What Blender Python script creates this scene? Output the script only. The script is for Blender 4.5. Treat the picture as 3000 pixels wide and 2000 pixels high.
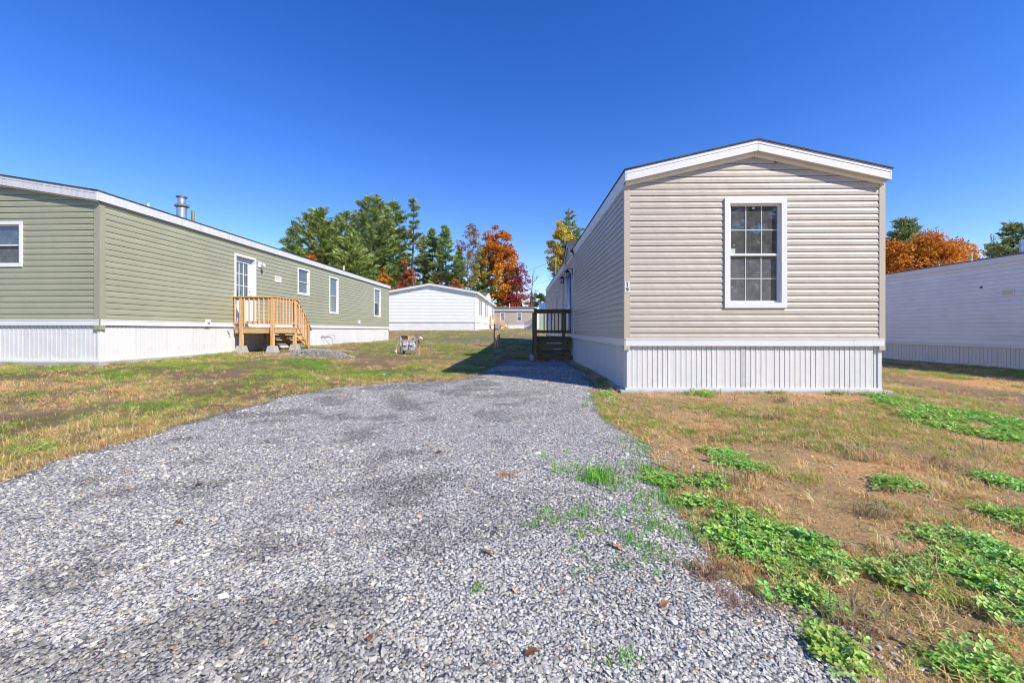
import bpy, bmesh, math, random
import numpy as np
from mathutils import Vector, Matrix

# ------------------------------------------------------------------ camera, sky, sun, exposure
scene = bpy.context.scene
for o in list(bpy.data.objects): bpy.data.objects.remove(o)
COL = scene.collection
EYE = 1.0                     # eye height above the slab of the beige home (m)
FPX, CX, HY = 1250.0, 1500.0, 968.0   # focal length, centre column and horizon row in photo pixels
cam_d = bpy.data.cameras.new('camera'); cam = bpy.data.objects.new('camera', cam_d); COL.objects.link(cam)
cam.location = (0, 0, EYE); cam.rotation_euler = (math.radians(90), 0, 0)
cam_d.sensor_width = 36.0; cam_d.lens = 36.0*FPX/3000.0
cam_d.shift_y = -(1000.0-HY)/3000.0
cam_d.clip_start = 0.05; cam_d.clip_end = 3000
scene.camera = cam

SUN_EL = 40.0; SUN_AZ = 126.0     # azimuth clockwise from +Y
world = bpy.data.worlds.new('World'); scene.world = world; world.use_nodes = True
wn = world.node_tree; wn.nodes.clear()
sky = wn.nodes.new('ShaderNodeTexSky'); sky.sky_type = 'NISHITA'; sky.sun_disc = False
sky.sun_elevation = math.radians(SUN_EL); sky.sun_rotation = math.radians(SUN_AZ)
sky.altitude = 0; sky.air_density = 0.85; sky.dust_density = 0.05; sky.ozone_density = 1.6
hs = wn.nodes.new('ShaderNodeHueSaturation'); hs.inputs['Saturation'].default_value = 1.38; hs.inputs['Hue'].default_value = 0.520
bg = wn.nodes.new('ShaderNodeBackground'); bg.inputs[1].default_value = 0.15
wo = wn.nodes.new('ShaderNodeOutputWorld')
wn.links.new(sky.outputs[0], hs.inputs['Color']); wn.links.new(hs.outputs[0], bg.inputs[0]); wn.links.new(bg.outputs[0], wo.inputs[0])
sun_d = bpy.data.lights.new('sun', 'SUN'); sun_d.energy = 4.3; sun_d.angle = math.radians(0.53); sun_d.color = (1.0, 0.935, 0.83)
sun = bpy.data.objects.new('sun', sun_d); COL.objects.link(sun); sun.location = (30, -30, 40)
_az, _el = math.radians(SUN_AZ), math.radians(SUN_EL)
sdir = Vector((math.sin(_az)*math.cos(_el), math.cos(_az)*math.cos(_el), math.sin(_el)))
sun.rotation_euler = sdir.to_track_quat('Z', 'Y').to_euler()
vs = scene.view_settings; vs.view_transform = 'Standard'; vs.look = 'None'; vs.exposure = 0.66; vs.gamma = 1.0; vs.use_curve_mapping = False
scene.render.engine = 'CYCLES'; scene.cycles.filter_width = 1.1

rng = np.random.default_rng(7); random.seed(7)

# ------------------------------------------------------------------ helpers
def ray(px, py): return Vector(((px-CX)/FPX, 1.0, -(py-HY)/FPX))
def at(px, py, depth): r = ray(px, py); return Vector((0, 0, EYE)) + r*depth

def tagit(o, label=None, cat=None, group=None, kind=None):
    if label: o['label'] = label
    if cat: o['category'] = cat
    if group: o['group'] = group
    if kind: o['kind'] = kind
    return o
def thing(name, label, cat, loc=(0, 0, 0), group=None, rotz=0):
    o = bpy.data.objects.new(name, None); COL.objects.link(o); o.location = loc; o.empty_display_size = 0.2
    o.rotation_euler = (0, 0, rotz)
    return tagit(o, label, cat, group)
def root_of(o):
    while o.parent: o = o.parent
    return o
class MB:
    """collects vertices and faces in world (or thing-local) coordinates"""
    def __init__(s): s.v = []; s.f = []
    def add(s, vs_, fs):
        n = len(s.v); s.v += [tuple(p) for p in vs_]; s.f += [tuple(i+n for i in f) for f in fs]; return s
    def hexa(s, p):   # 8 points: bottom 4, top 4
        return s.add(p, [(3,2,1,0),(4,5,6,7),(0,1,5,4),(1,2,6,5),(2,3,7,6),(3,0,4,7)])
    def box(s, c, d, bev=0):
        x,y,z = c; a,b,e = d[0]/2, d[1]/2, d[2]/2
        return s.hexa([(x-a,y-b,z-e),(x+a,y-b,z-e),(x+a,y+b,z-e),(x-a,y+b,z-e),(x-a,y-b,z+e),(x+a,y-b,z+e),(x+a,y+b,z+e),(x-a,y+b,z+e)])
    def tube(s, pts, rad, n=8, cap=True):
        pts = [Vector(p) for p in pts]; rad = rad if hasattr(rad, '__len__') else [rad]*len(pts)
        base = len(s.v); up = None
        for i, p in enumerate(pts):
            d = (pts[min(i+1, len(pts)-1)]-pts[max(i-1, 0)]).normalized()
            if up is None: up = Vector((0,0,1)) if abs(d.z) < .9 else Vector((1,0,0))
            a = d.cross(up).normalized(); b = a.cross(d).normalized(); up = b
            for k in range(n):
                t = 2*math.pi*k/n; q = p + (a*math.cos(t)+b*math.sin(t))*rad[i]; s.v.append(tuple(q))
        for i in range(len(pts)-1):
            for k in range(n):
                s.f.append((base+i*n+k, base+i*n+(k+1)%n, base+(i+1)*n+(k+1)%n, base+(i+1)*n+k))
        if cap:
            s.f.append(tuple(base+k for k in range(n))[::-1]); s.f.append(tuple(base+(len(pts)-1)*n+k for k in range(n)))
        return s
    def lathe(s, c, prof, n=16, axis='z'):
        base = len(s.v)
        for r, h in prof:
            for k in range(n):
                t = 2*math.pi*k/n
                if axis == 'z': s.v.append((c[0]+r*math.cos(t), c[1]+r*math.sin(t), c[2]+h))
                else: s.v.append((c[0]+r*math.cos(t), c[1]+h, c[2]+r*math.sin(t)))
        for i in range(len(prof)-1):
            for k in range(n): s.f.append((base+i*n+k, base+i*n+(k+1)%n, base+(i+1)*n+(k+1)%n, base+(i+1)*n+k))
        s.f.append(tuple(base+k for k in range(n))[::-1]); s.f.append(tuple(base+(len(prof)-1)*n+k for k in range(n)))
        return s
    def build(s, name, mat, parent=None, local=False, bevel=0.0, smooth=False):
        off = Vector((0,0,0))
        if parent is not None and not local: off = root_of(parent).location
        me = bpy.data.meshes.new(name); me.from_pydata([(a-off.x, b-off.y, c-off.z) for a,b,c in s.v], [], s.f)
        bm = bmesh.new(); bm.from_mesh(me)
        bmesh.ops.remove_doubles(bm, verts=bm.verts, dist=1e-6)
        bmesh.ops.recalc_face_normals(bm, faces=bm.faces)
        if bevel > 0:
            bmesh.ops.bevel(bm, geom=list(bm.edges), offset=bevel, segments=1, affect='EDGES', profile=0.5)
        bm.to_mesh(me); bm.free()
        if smooth: me.polygons.foreach_set('use_smooth', [True]*len(me.polygons))
        me.materials.append(mat); me.update()
        o = bpy.data.objects.new(name, me); COL.objects.link(o)
        if parent is not None: o.parent = parent
        return o
def np_mesh(name, v, f, mat, attrs=None, smooth=False):
    """v (n,3), f (m,k) with a fixed k"""
    me = bpy.data.meshes.new(name); v = np.asarray(v, np.float32); f = np.asarray(f, np.int32); k = f.shape[1]
    me.vertices.add(len(v)); me.vertices.foreach_set('co', v.ravel())
    me.loops.add(f.size); me.loops.foreach_set('vertex_index', f.ravel())
    me.polygons.add(len(f)); me.polygons.foreach_set('loop_start', np.arange(0, f.size, k, dtype=np.int32))
    me.polygons.foreach_set('loop_total', np.full(len(f), k, np.int32))
    if smooth: me.polygons.foreach_set('use_smooth', np.ones(len(f), bool))
    for nm, (typ, dom, arr) in (attrs or {}).items():
        a = me.attributes.new(nm, typ, dom); key = {'FLOAT':'value','FLOAT_COLOR':'color','FLOAT_VECTOR':'vector','INT':'value'}[typ]
        a.data.foreach_set(key, np.asarray(arr, np.float32 if typ != 'INT' else np.int32).ravel())
    me.update(); me.validate()
    if mat: me.materials.append(mat)
    return me

# 2-D value noise / fbm on arrays
_perm = np.random.default_rng(3).random((256, 256))
def vnoise(x, y):
    xi = np.floor(x).astype(int); yi = np.floor(y).astype(int); fx = x-xi; fy = y-yi
    fx = fx*fx*(3-2*fx); fy = fy*fy*(3-2*fy)
    g = lambda a, b: _perm[a & 255, b & 255]
    return (g(xi,yi)*(1-fx)+g(xi+1,yi)*fx)*(1-fy)+(g(xi,yi+1)*(1-fx)+g(xi+1,yi+1)*fx)*fy
def fbm(x, y, s=1.0, o=4):
    t = 0; a = 0.5; n = 0
    for i in range(o): t = t+a*vnoise(x*s+17.3*i, y*s+9.1*i); n += a; a *= .5; s *= 2.03
    return t/n
def sstep(a, b, x): t = np.clip((x-a)/(b-a), 0, 1); return t*t*(3-2*t)

# ------------------------------------------------------------------ materials
def new_mat(name):
    m = bpy.data.materials.new(name); m.use_nodes = True; nt = m.node_tree; b = nt.nodes['Principled BSDF']; return m, nt, b
def N(nt, typ, **kw):
    n = nt.nodes.new(typ)
    for k, v in kw.items():
        if k in n.inputs: n.inputs[k].default_value = v
        else: setattr(n, k, v)
    return n
def ramp(nt, fac, stops):
    r = nt.nodes.new('ShaderNodeValToRGB'); e = r.color_ramp.elements
    while len(e) < len(stops): e.new(0.5)
    for i, (p, c) in enumerate(stops): e[i].position = p; e[i].color = (*c, 1)
    nt.links.new(fac, r.inputs[0]); return r.outputs[0]
def mixc(nt, fac, a, b, mode='MIX'):
    m = nt.nodes.new('ShaderNodeMix'); m.data_type = 'RGBA'; m.blend_type = mode
    for s, v in ((m.inputs[0], fac), (m.inputs[6], a), (m.inputs[7], b)):
        if isinstance(v, (int, float)): s.default_value = v
        elif isinstance(v, tuple): s.default_value = (*v, 1) if len(v) == 3 else v
        else: nt.links.new(v, s)
    return m.outputs[2]
def tri(c, k): return tuple(min(1, x*k) for x in c)
def surf(name, col, rough=0.5, var=0.06, scale=3.0, stretch=(1,1,1), fine=60, bump=0.02, fvar=0.05, objvar=0.05, metal=0.0, spec=0.5, dirt=None, wave=0.0):
    """general painted / plastic / stone surface: large and fine colour noise, random tone per piece, fine relief"""
    m, nt, b = new_mat(name); L = nt.links
    tc = N(nt, 'ShaderNodeTexCoord'); mp = N(nt, 'ShaderNodeMapping'); mp.inputs['Scale'].default_value = stretch
    L.new(tc.outputs['Object'], mp.inputs[0])
    n1 = N(nt, 'ShaderNodeTexNoise', Scale=scale, Detail=4.0); L.new(mp.outputs[0], n1.inputs['Vector'])
    n2 = N(nt, 'ShaderNodeTexNoise', Scale=fine, Detail=3.0); L.new(mp.outputs[0], n2.inputs['Vector'])
    c = ramp(nt, n1.outputs[0], [(0.25, tri(col, 1-var*1.5)), (0.75, tri(col, 1+var))])
    f = ramp(nt, n2.outputs[0], [(0.3, (1-fvar*2,)*3), (0.7, (1,)*3)])
    c = mixc(nt, 1.0, c, f, 'MULTIPLY')
    oi = N(nt, 'ShaderNodeObjectInfo'); orr = ramp(nt, oi.outputs['Random'], [(0, (1-objvar*2,)*3), (1, (1,)*3)])
    c = mixc(nt, 1.0, c, orr, 'MULTIPLY')
    if dirt:
        n3 = N(nt, 'ShaderNodeTexNoise', Scale=dirt[1], Detail=6.0); L.new(mp.outputs[0], n3.inputs['Vector'])
        df = ramp(nt, n3.outputs[0], [(dirt[2], (0,0,0)), (dirt[3], (dirt[4],)*3)])
        c = mixc(nt, df, c, dirt[0])
    L.new(c, b.inputs['Base Color'])
    b.inputs['Roughness'].default_value = rough; b.inputs['Metallic'].default_value = metal
    b.inputs['Specular IOR Level'].default_value = spec
    if bump:
        bp = N(nt, 'ShaderNodeBump', Strength=0.5, Distance=bump); L.new(n2.outputs[0], bp.inputs['Height']); last = bp
        if wave:
            n4 = N(nt, 'ShaderNodeTexNoise', Scale=2.6, Detail=2.0); L.new(tc.outputs['Object'], n4.inputs['Vector'])
            b2 = N(nt, 'ShaderNodeBump', Strength=1.0, Distance=wave); L.new(n4.outputs[0], b2.inputs['Height']); L.new(bp.outputs[0], b2.inputs['Normal']); last = b2
        L.new(last.outputs[0], b.inputs['Normal'])
    return m
def wood_mat(name, c1, c2, c3, axis=0, bump=0.004, rough=0.7, objvar=0.12):
    m, nt, b = new_mat(name); L = nt.links
    tc = N(nt, 'ShaderNodeTexCoord'); mp = N(nt, 'ShaderNodeMapping')
    sc = [14, 14, 14]; sc[axis] = 0.9; mp.inputs['Scale'].default_value = sc
    oi = N(nt, 'ShaderNodeObjectInfo'); cb = N(nt, 'ShaderNodeCombineXYZ'); mul = N(nt, 'ShaderNodeMath', operation='MULTIPLY'); mul.inputs[1].default_value = 37.0
    L.new(oi.outputs['Random'], mul.inputs[0]); [L.new(mul.outputs[0], cb.inputs[i]) for i in range(3)]
    L.new(cb.outputs[0], mp.inputs['Location']); L.new(tc.outputs['Object'], mp.inputs[0])
    n1 = N(nt, 'ShaderNodeTexNoise', Scale=2.2, Detail=6.0, Distortion=0.6); L.new(mp.outputs[0], n1.inputs['Vector'])
    c = ramp(nt, n1.outputs[0], [(0.3, c1), (0.5, c2), (0.68, c3)])
    kn = N(nt, 'ShaderNodeTexVoronoi', Scale=5.0); L.new(tc.outputs['Object'], kn.inputs['Vector'])
    kf = ramp(nt, kn.outputs['Distance'], [(0.03, (1,1,1)), (0.09, (0,0,0))])
    c = mixc(nt, kf, c, tri(c1, 0.45))
    orr = ramp(nt, oi.outputs['Random'], [(0, (1-objvar*2,)*3), (1, (1+objvar*.3,)*3)])
    c = mixc(nt, 1.0, c, orr, 'MULTIPLY'); L.new(c, b.inputs['Base Color']); b.inputs['Roughness'].default_value = rough
    b.inputs['Specular IOR Level'].default_value = 0.3
    bp = N(nt, 'ShaderNodeBump', Strength=0.6, Distance=bump); L.new(n1.outputs[0], bp.inputs['Height']); L.new(bp.outputs[0], b.inputs['Normal'])
    return m
def glass_mat(name, c=(0.10, 0.105, 0.102), rough=0.02, screen=False):
    m, nt, b = new_mat(name); L = nt.links
    tc = N(nt, 'ShaderNodeTexCoord'); n1 = N(nt, 'ShaderNodeTexNoise', Scale=9.0, Detail=6.0); L.new(tc.outputs['Object'], n1.inputs['Vector'])
    L.new(ramp(nt, n1.outputs[0], [(0.3, tri(c, .6)), (0.62, c), (0.8, tri(c, 2.1))]), b.inputs['Base Color'])
    b.inputs['Roughness'].default_value = 0.35 if screen else rough; b.inputs['Specular IOR Level'].default_value = 0.4 if screen else 0.6; b.inputs['IOR'].default_value = 1.5 if screen else 1.95
    return m
def shingle_mat(name, col):
    m, nt, b = new_mat(name); L = nt.links
    tc = N(nt, 'ShaderNodeTexCoord'); br = N(nt, 'ShaderNodeTexBrick', Scale=1.0); br.offset = 0.5
    br.inputs['Color1'].default_value = (*tri(col, 1.2), 1); br.inputs['Color2'].default_value = (*tri(col, .7), 1); br.inputs['Mortar'].default_value = (*tri(col, .35), 1)
    br.inputs['Mortar Size'].default_value = 0.008; br.inputs['Brick Width'].default_value = 0.3; br.inputs['Row Height'].default_value = 0.14
    L.new(tc.outputs['Object'], br.inputs['Vector'])
    n = N(nt, 'ShaderNodeTexNoise', Scale=120.0, Detail=2.0); L.new(tc.outputs['Object'], n.inputs['Vector'])
    c = mixc(nt, 1.0, br.outputs[0], ramp(nt, n.outputs[0], [(.3, (.6,)*3), (.7, (1.25,)*3)]), 'MULTIPLY'); L.new(c, b.inputs['Base Color']); b.inputs['Roughness'].default_value = .9
    return m
def leaf_mat(name, attr_type='GEOMETRY', transl=0.35, rough=0.6, spec=0.25):
    m, nt, b = new_mat(name); L = nt.links
    a = N(nt, 'ShaderNodeAttribute'); a.attribute_type = attr_type; a.attribute_name = 'col'
    L.new(a.outputs['Color'], b.inputs['Base Color']); b.inputs['Roughness'].default_value = rough; b.inputs['Specular IOR Level'].default_value = spec
    tr = N(nt, 'ShaderNodeBsdfTranslucent'); L.new(a.outputs['Color'], tr.inputs[0])
    mx = N(nt, 'ShaderNodeMixShader'); mx.inputs[0].default_value = transl
    L.new(b.outputs[0], mx.inputs[1]); L.new(tr.outputs[0], mx.inputs[2]); L.new(mx.outputs[0], nt.nodes['Material Output'].inputs[0])
    return m

M = {}
M['beige'] = surf('beige_vinyl', (0.475, 0.428, 0.362), 0.45, var=.04, scale=1.5, fine=55, bump=.0015, fvar=.03, objvar=.025, wave=.014)
M['beige_post'] = surf('beige_post_vinyl', (0.47, 0.405, 0.325), 0.45, var=.04, scale=1.5, fine=70, bump=.001, fvar=.02, objvar=.01)
M['green'] = surf('sage_vinyl', (0.325, 0.327, 0.215), 0.45, var=.05, scale=.9, fine=55, bump=.0015, fvar=.03, objvar=.04, wave=.014)
M['white_vinyl'] = surf('white_vinyl', (0.82, 0.81, 0.79), 0.45, var=.03, scale=1.2, fine=50, bump=.001, fvar=.02, objvar=.03, wave=.014)
M['white_old'] = surf('older_white_vinyl', (0.82, 0.81, 0.79), 0.5, var=.05, scale=1.2, fine=50, bump=.001, fvar=.03, objvar=.03, dirt=((.35,.33,.3), 2.2, .6, .85, .25), wave=.014)
M['tan'] = surf('tan_vinyl', (0.47, 0.40, 0.325), 0.5, var=.04, scale=1, fine=40, bump=.001, objvar=.02)
M['white'] = surf('white_aluminium', (0.70, 0.705, 0.71), 0.4, var=.03, scale=2, stretch=(1,1,1), fine=40, bump=.0006, fvar=.015, objvar=.02, dirt=((.42,.40,.37), 3.5, .62, .85, .35))
M['fascia_grey'] = surf('streaked_fascia', (0.62, 0.62, 0.62), 0.45, var=.05, scale=2, stretch=(3,3,.25), fine=18, bump=.0006, fvar=.08, objvar=.02, dirt=((.3,.3,.3), 5, .55, .8, .5))
M['skirt'] = surf('white_skirting_vinyl', (0.65, 0.645, 0.63), 0.45, var=.03, scale=1.5, fine=45, bump=.0008, fvar=.02, objvar=.02, dirt=((.40,.34,.27), 4.0, .60, .80, .35), wave=.014)
M['trimwhite'] = surf('white_window_vinyl', (0.72, 0.72, 0.73), 0.35, var=.015, scale=3, fine=40, bump=.0003, fvar=.01, objvar=.01)
M['muntin'] = surf('muntin_pale', (0.50, 0.55, 0.53), 0.4, var=.01, bump=0)
M['sticker'] = surf('pale_green_sticker', (0.45, 0.58, 0.50), 0.5, var=.05, bump=0)
M['concrete'] = surf('concrete', (0.45, 0.43, 0.39), 0.85, var=.12, scale=4, fine=60, bump=.006, fvar=.12, objvar=.05, dirt=((.2,.16,.11), 6, .5, .8, .6))
M['glass'] = glass_mat('window_glass'); M['screen'] = glass_mat('insect_screen_glass', (.12,.12,.125), screen=True)
M['shingle'] = shingle_mat('charcoal_shingle', (.06,.058,.056)); M['shingle_grey'] = shingle_mat('grey_shingle', (.13,.13,.135))
M['newwood'] = wood_mat('fresh_pine', (.44,.25,.10), (.64,.41,.18), (.74,.52,.26), axis=2)
M['newwood_x'] = wood_mat('fresh_pine_board', (.42,.24,.09), (.60,.39,.165), (.70,.49,.24), axis=0)
M['baluster'] = wood_mat('cedar_baluster', (.58,.30,.13), (.72,.43,.21), (.78,.52,.29), axis=2)
M['oldwood'] = wood_mat('treated_wood', (.10,.070,.030), (.17,.12,.055), (.24,.175,.09), axis=2)
M['oldwood_x'] = wood_mat('treated_wood_board', (.09,.062,.026), (.155,.11,.05), (.22,.16,.08), axis=0)
M['orangewood'] = wood_mat('cedar_post', (.45,.20,.07), (.58,.30,.12), (.66,.38,.17), axis=2)
M['polewood'] = wood_mat('weathered_pole', (.16,.13,.08), (.26,.22,.13), (.33,.28,.18), axis=2)
M['galv'] = surf('galvanised_steel', (.55,.57,.60), .35, var=.1, scale=8, fine=40, bump=.0005, metal=.85)
M['pipegrey'] = surf('grey_painted_pipe', (.46,.47,.48), .45, var=.06, scale=9, fine=60, bump=.0005)
M['metergrey'] = surf('grey_meter_paint', (.42,.44,.46), .4, var=.05, scale=9, fine=60, bump=.0005)
M['boxgrey'] = surf('grey_box_paint', (.33,.36,.36), .4, var=.06, scale=7, fine=60, bump=.0005)
M['black'] = surf('black_metal', (.012,.012,.013), .35, var=.1, bump=0)
M['numblack'] = surf('black_number_paint', (.015,.015,.016), .5, bump=0)
M['bluedoor'] = surf('blue_door_paint', (.06,.15,.46), .35, var=.03, scale=2, bump=.0003)
M['doorwhite'] = surf('white_door_paint', (.66,.70,.77), .35, var=.02, scale=2, bump=.0003)
M['bluemetal'] = surf('blue_steel_roof', (.09,.17,.36), .4, var=.06, scale=2, bump=.0003)
M['sage'] = surf('pale_sage_boards', (.36,.46,.35), .55, var=.06, scale=2, bump=.001)
M['shutter'] = surf('slate_blue_shutter', (.07,.10,.15), .5, var=.05, bump=0)
M['bluepaint'] = surf('blue_grey_railing', (.12,.16,.24), .6, var=.08, bump=0)
M['brick'] = surf('red_brick', (.42,.19,.10), .85, var=.2, scale=20, bump=.002)
M['ventbeige'] = surf('cream_vent_plastic', (.66,.60,.42), .5, var=.04, bump=0)
M['rustred'] = surf('rust_red_tag', (.40,.07,.05), .5, bump=0)
M['rusty'] = surf('rusty_orange_fitting', (.42,.15,.05), .6, bump=0)
M['cream'] = surf('cream_plastic', (.72,.69,.60), .4, bump=0)
M['lampglass'] = surf('lamp_glass', (.45,.47,.48), .1, bump=0)
M['bark'] = surf('grey_brown_bark', (.15,.115,.085), .9, var=.25, scale=3, stretch=(3,3,.6), fine=14, bump=.03, fvar=.2)
M['birch'] = surf('pale_bark', (.30,.26,.22), .85, var=.2, scale=3, stretch=(2,2,1), fine=14, bump=.02, fvar=.15)
M['leaf'] = leaf_mat('tree_leaf', transl=.4)
M['needle'] = leaf_mat('pine_needle', transl=.2, rough=.5)
M['grassblade'] = leaf_mat('grass_blade', 'INSTANCER', .35, .5, .3)
M['cloverleaf'] = leaf_mat('clover_leaf', 'INSTANCER', .3, .42, .45)
M['stone'] = None
def stone_mat():
    m, nt, b = new_mat('slate_stone'); L = nt.links
    a = N(nt, 'ShaderNodeAttribute'); a.attribute_type = 'INSTANCER'; a.attribute_name = 'col'
    tc = N(nt, 'ShaderNodeTexCoord'); n = N(nt, 'ShaderNodeTexNoise', Scale=2.2, Detail=5.0); L.new(tc.outputs['Object'], n.inputs['Vector'])
    c = mixc(nt, 1.0, a.outputs['Color'], ramp(nt, n.outputs[0], [(.3, (.72,)*3), (.7, (1.25,)*3)]), 'MULTIPLY')
    L.new(c, b.inputs['Base Color']); b.inputs['Roughness'].default_value = .62; b.inputs['Specular IOR Level'].default_value = .4
    return m
M['stone'] = stone_mat()
def ground_mat(name, bumpd, rough=.95, pebbles=False):
    m, nt, b = new_mat(name); L = nt.links
    a = N(nt, 'ShaderNodeAttribute'); a.attribute_name = 'col'
    g = N(nt, 'ShaderNodeNewGeometry')
    n1 = N(nt, 'ShaderNodeTexNoise', Scale=38.0, Detail=6.0, Roughness=.7); L.new(g.outputs['Position'], n1.inputs['Vector'])
    c = mixc(nt, 1.0, a.outputs['Color'], ramp(nt, n1.outputs[0], [(.28, (.45,)*3), (.5, (.95,)*3), (.72, (1.35,)*3)]), 'MULTIPLY')
    h = n1.outputs[0]
    if not pebbles:
        n5 = N(nt, 'ShaderNodeTexNoise', Scale=150.0, Detail=4.0, Roughness=.7); L.new(g.outputs['Position'], n5.inputs['Vector'])
        c = mixc(nt, 1.0, c, ramp(nt, n5.outputs[0], [(.3, (.62,)*3), (.55, (1.05,)*3), (.75, (1.3,)*3)]), 'MULTIPLY')
        ad = N(nt, 'ShaderNodeMath', operation='ADD'); L.new(n1.outputs[0], ad.inputs[0]); L.new(n5.outputs[0], ad.inputs[1]); h = ad.outputs[0]
    if pebbles:
        v = N(nt, 'ShaderNodeTexVoronoi', Scale=62.0); L.new(g.outputs['Position'], v.inputs['Vector'])
        vc = ramp(nt, v.outputs['Color'], [(.05, (.42,.44,.47)), (.35, (.85,.86,.9)), (.65, (1.2,1.2,1.2)), (.93, (1.75,1.75,1.72)), (.96, (1.7,1.3,.85))])
        c = mixc(nt, .85, c, mixc(nt, 1.0, a.outputs['Color'], vc, 'MULTIPLY'))
        vd = ramp(nt, v.outputs['Distance'], [(.35, (1,1,1)), (.75, (.28,.28,.28))]); c = mixc(nt, 1.0, c, vd, 'MULTIPLY'); h = vd
    L.new(c, b.inputs['Base Color']); b.inputs['Roughness'].default_value = rough; b.inputs['Specular IOR Level'].default_value = .2
    bp = N(nt, 'ShaderNodeBump', Strength=.9, Distance=bumpd); L.new(h, bp.inputs['Height']); L.new(bp.outputs[0], b.inputs['Normal'])
    return m
M['soil'] = ground_mat('soil_and_thatch', .03); M['gravel'] = ground_mat('crushed_slate', .012, .8, True)

# ------------------------------------------------------------------ terrain
CP = np.array([(0,0,-.40),(-4,0,-.36),(4,0,-.42),(-9,1,-.25),(9,1,-.45),(0,-6,-.6),(-8,-6,-.55),(8,-6,-.6),
 (2,5,-.13),(6,5,-.16),(4,3,-.25),(0,4,-.16),(-2.5,4,-.17),(-5,4,-.10),(4,6.6,-.015),(1.9,6.7,-.01),(6.2,6.6,-.03),(0,8.0,.05),(-1.5,8.7,.08),(1,10,.05),(1.2,13.8,.03),
 (6.6,12,-.05),(2,20,.05),(2,27,.15),(7,27,.08),(-8.4,8.4,.29),(-10.5,8.5,.29),(-8,12.5,.35),(-6.8,12.5,.37),(-6.5,15,.36),(-7.4,26,.40),(-7.4,20,.36),
 (-5,8,.14),(-3,8,.08),(-6,5.5,.02),(-9,5,.15),(-13,5,.25),(-3.9,16.3,.06),(-.85,22,.14),(-2,27,.42),(-4,31,.72),(1,32,.62),(-3.2,36.5,1.0),(-11,36.5,.97),(-2,57,1.15),(-12,57,1.1),
 (2,42,1.06),(0,72,1.30),(8,72,1.35),(-14,72,1.3),(14,16,-.10),(14,8,-.10),(14,3,-.2),(10,12,-.08),(10,6,-.2),(14.4,25,.02),(22,15,-.1),(12,34,.3),(20,40,.5),(30,30,.2),
 (-20,20,.4),(-25,40,.8),(-40,70,1.3),(40,70,1.2),(0,110,1.8),(60,110,1.8),(-60,110,1.8),(0,200,2.2),(150,150,2),(-150,150,2),(40,0,-.4),(-40,0,-.2),(80,30,.3),(-80,30,.6)], float)
def _phi(r): return np.sqrt(r*r+1.0)
_A = _phi(np.hypot(CP[:,0:1]-CP[:,0], CP[:,1:2]-CP[:,1]))
_n = len(CP); _K = np.zeros((_n+1, _n+1)); _K[:_n,:_n] = _A - np.eye(_n)*0.02; _K[:_n,_n] = 1; _K[_n,:_n] = 1
_w = np.linalg.solve(_K, np.append(CP[:,2], 0))
def gz(x, y):
    x = np.asarray(x, float); y = np.asarray(y, float); xc = np.clip(x, -160, 160); yc = np.clip(y, -8, 200)
    out = np.full(xc.shape, _w[-1])
    for i in range(_n): out = out+_w[i]*_phi(np.hypot(xc-CP[i,0], yc-CP[i,1]))
    return out + .035*(fbm(x, y, .7, 3)-.5) + .012*(fbm(x, y, 4.0, 3)-.5)
def gzs(x, y): return float(gz(np.array([x]), np.array([y]))[0])
def G(px, py):
    """photo pixel -> point on the ground"""
    r = ray(px, py); lo, hi = .8, 120.0; d = lo; prev = lo
    ds = np.geomspace(lo, hi, 400); zz = EYE+r.z*ds - gz(r.x*ds, ds)
    k = np.argmax(zz < 0)
    if zz[k] >= 0: k = len(ds)-1
    a, b = ds[max(k-1, 0)], ds[k]
    for _ in range(18):
        m = (a+b)/2
        if EYE+r.z*m-gzs(r.x*m, m) < 0: b = m
        else: a = m
    return (r.x*b, b)
def poly_dist(x, y, P):
    """signed distance to polygon (positive inside)"""
    P = np.asarray(P, float); d = np.full(np.shape(x), 1e9); ins = np.zeros(np.shape(x), bool)
    for i in range(len(P)):
        x0, y0 = P[i]; x1, y1 = P[(i+1) % len(P)]; ex, ey = x1-x0, y1-y0
        t = np.clip(((x-x0)*ex+(y-y0)*ey)/(ex*ex+ey*ey+1e-12), 0, 1); d = np.minimum(d, np.hypot(x-x0-t*ex, y-y0-t*ey))
        if y0 != y1:
            c = ((y0 > y) != (y1 > y)) & (x < (x1-x0)*(y-y0)/(y1-y0)+x0); ins ^= c
    return np.where(ins, d, -d)
GR_PX = [(0,1404),(213,1336),(425,1276),(638,1213),(808,1166),(1000,1135),(1170,1122),(1298,1117),(1404,1104),(1445,1078),(1489,1052)]
GR_PX2 = [(1722,1100),(1752,1160),(1760,1204),(1822,1250),(1880,1300),(1925,1380),(1975,1440),(2035,1525),(2075,1600),(2130,1700),(2290,1819),(2380,1880),(2500,2000)]
_g1 = [G(*p) for p in GR_PX]; _g2 = [G(*p) for p in GR_PX2]
GRAVEL = [(-14.0,-2.0), (-9.0,.9), (-6.0,2.2)] + _g1 + [(1.0,12.5),(1.0,15.5),(1.75,15.5)] + _g2 + [(1.7,-4.0), (-14.0,-8.0)]
def gravel_sd(x, y): return poly_dist(x, y, GRAVEL) + .28*(fbm(x, y, 1.6, 4)-.5) + .10*(fbm(x, y, 7, 3)-.5)
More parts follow.
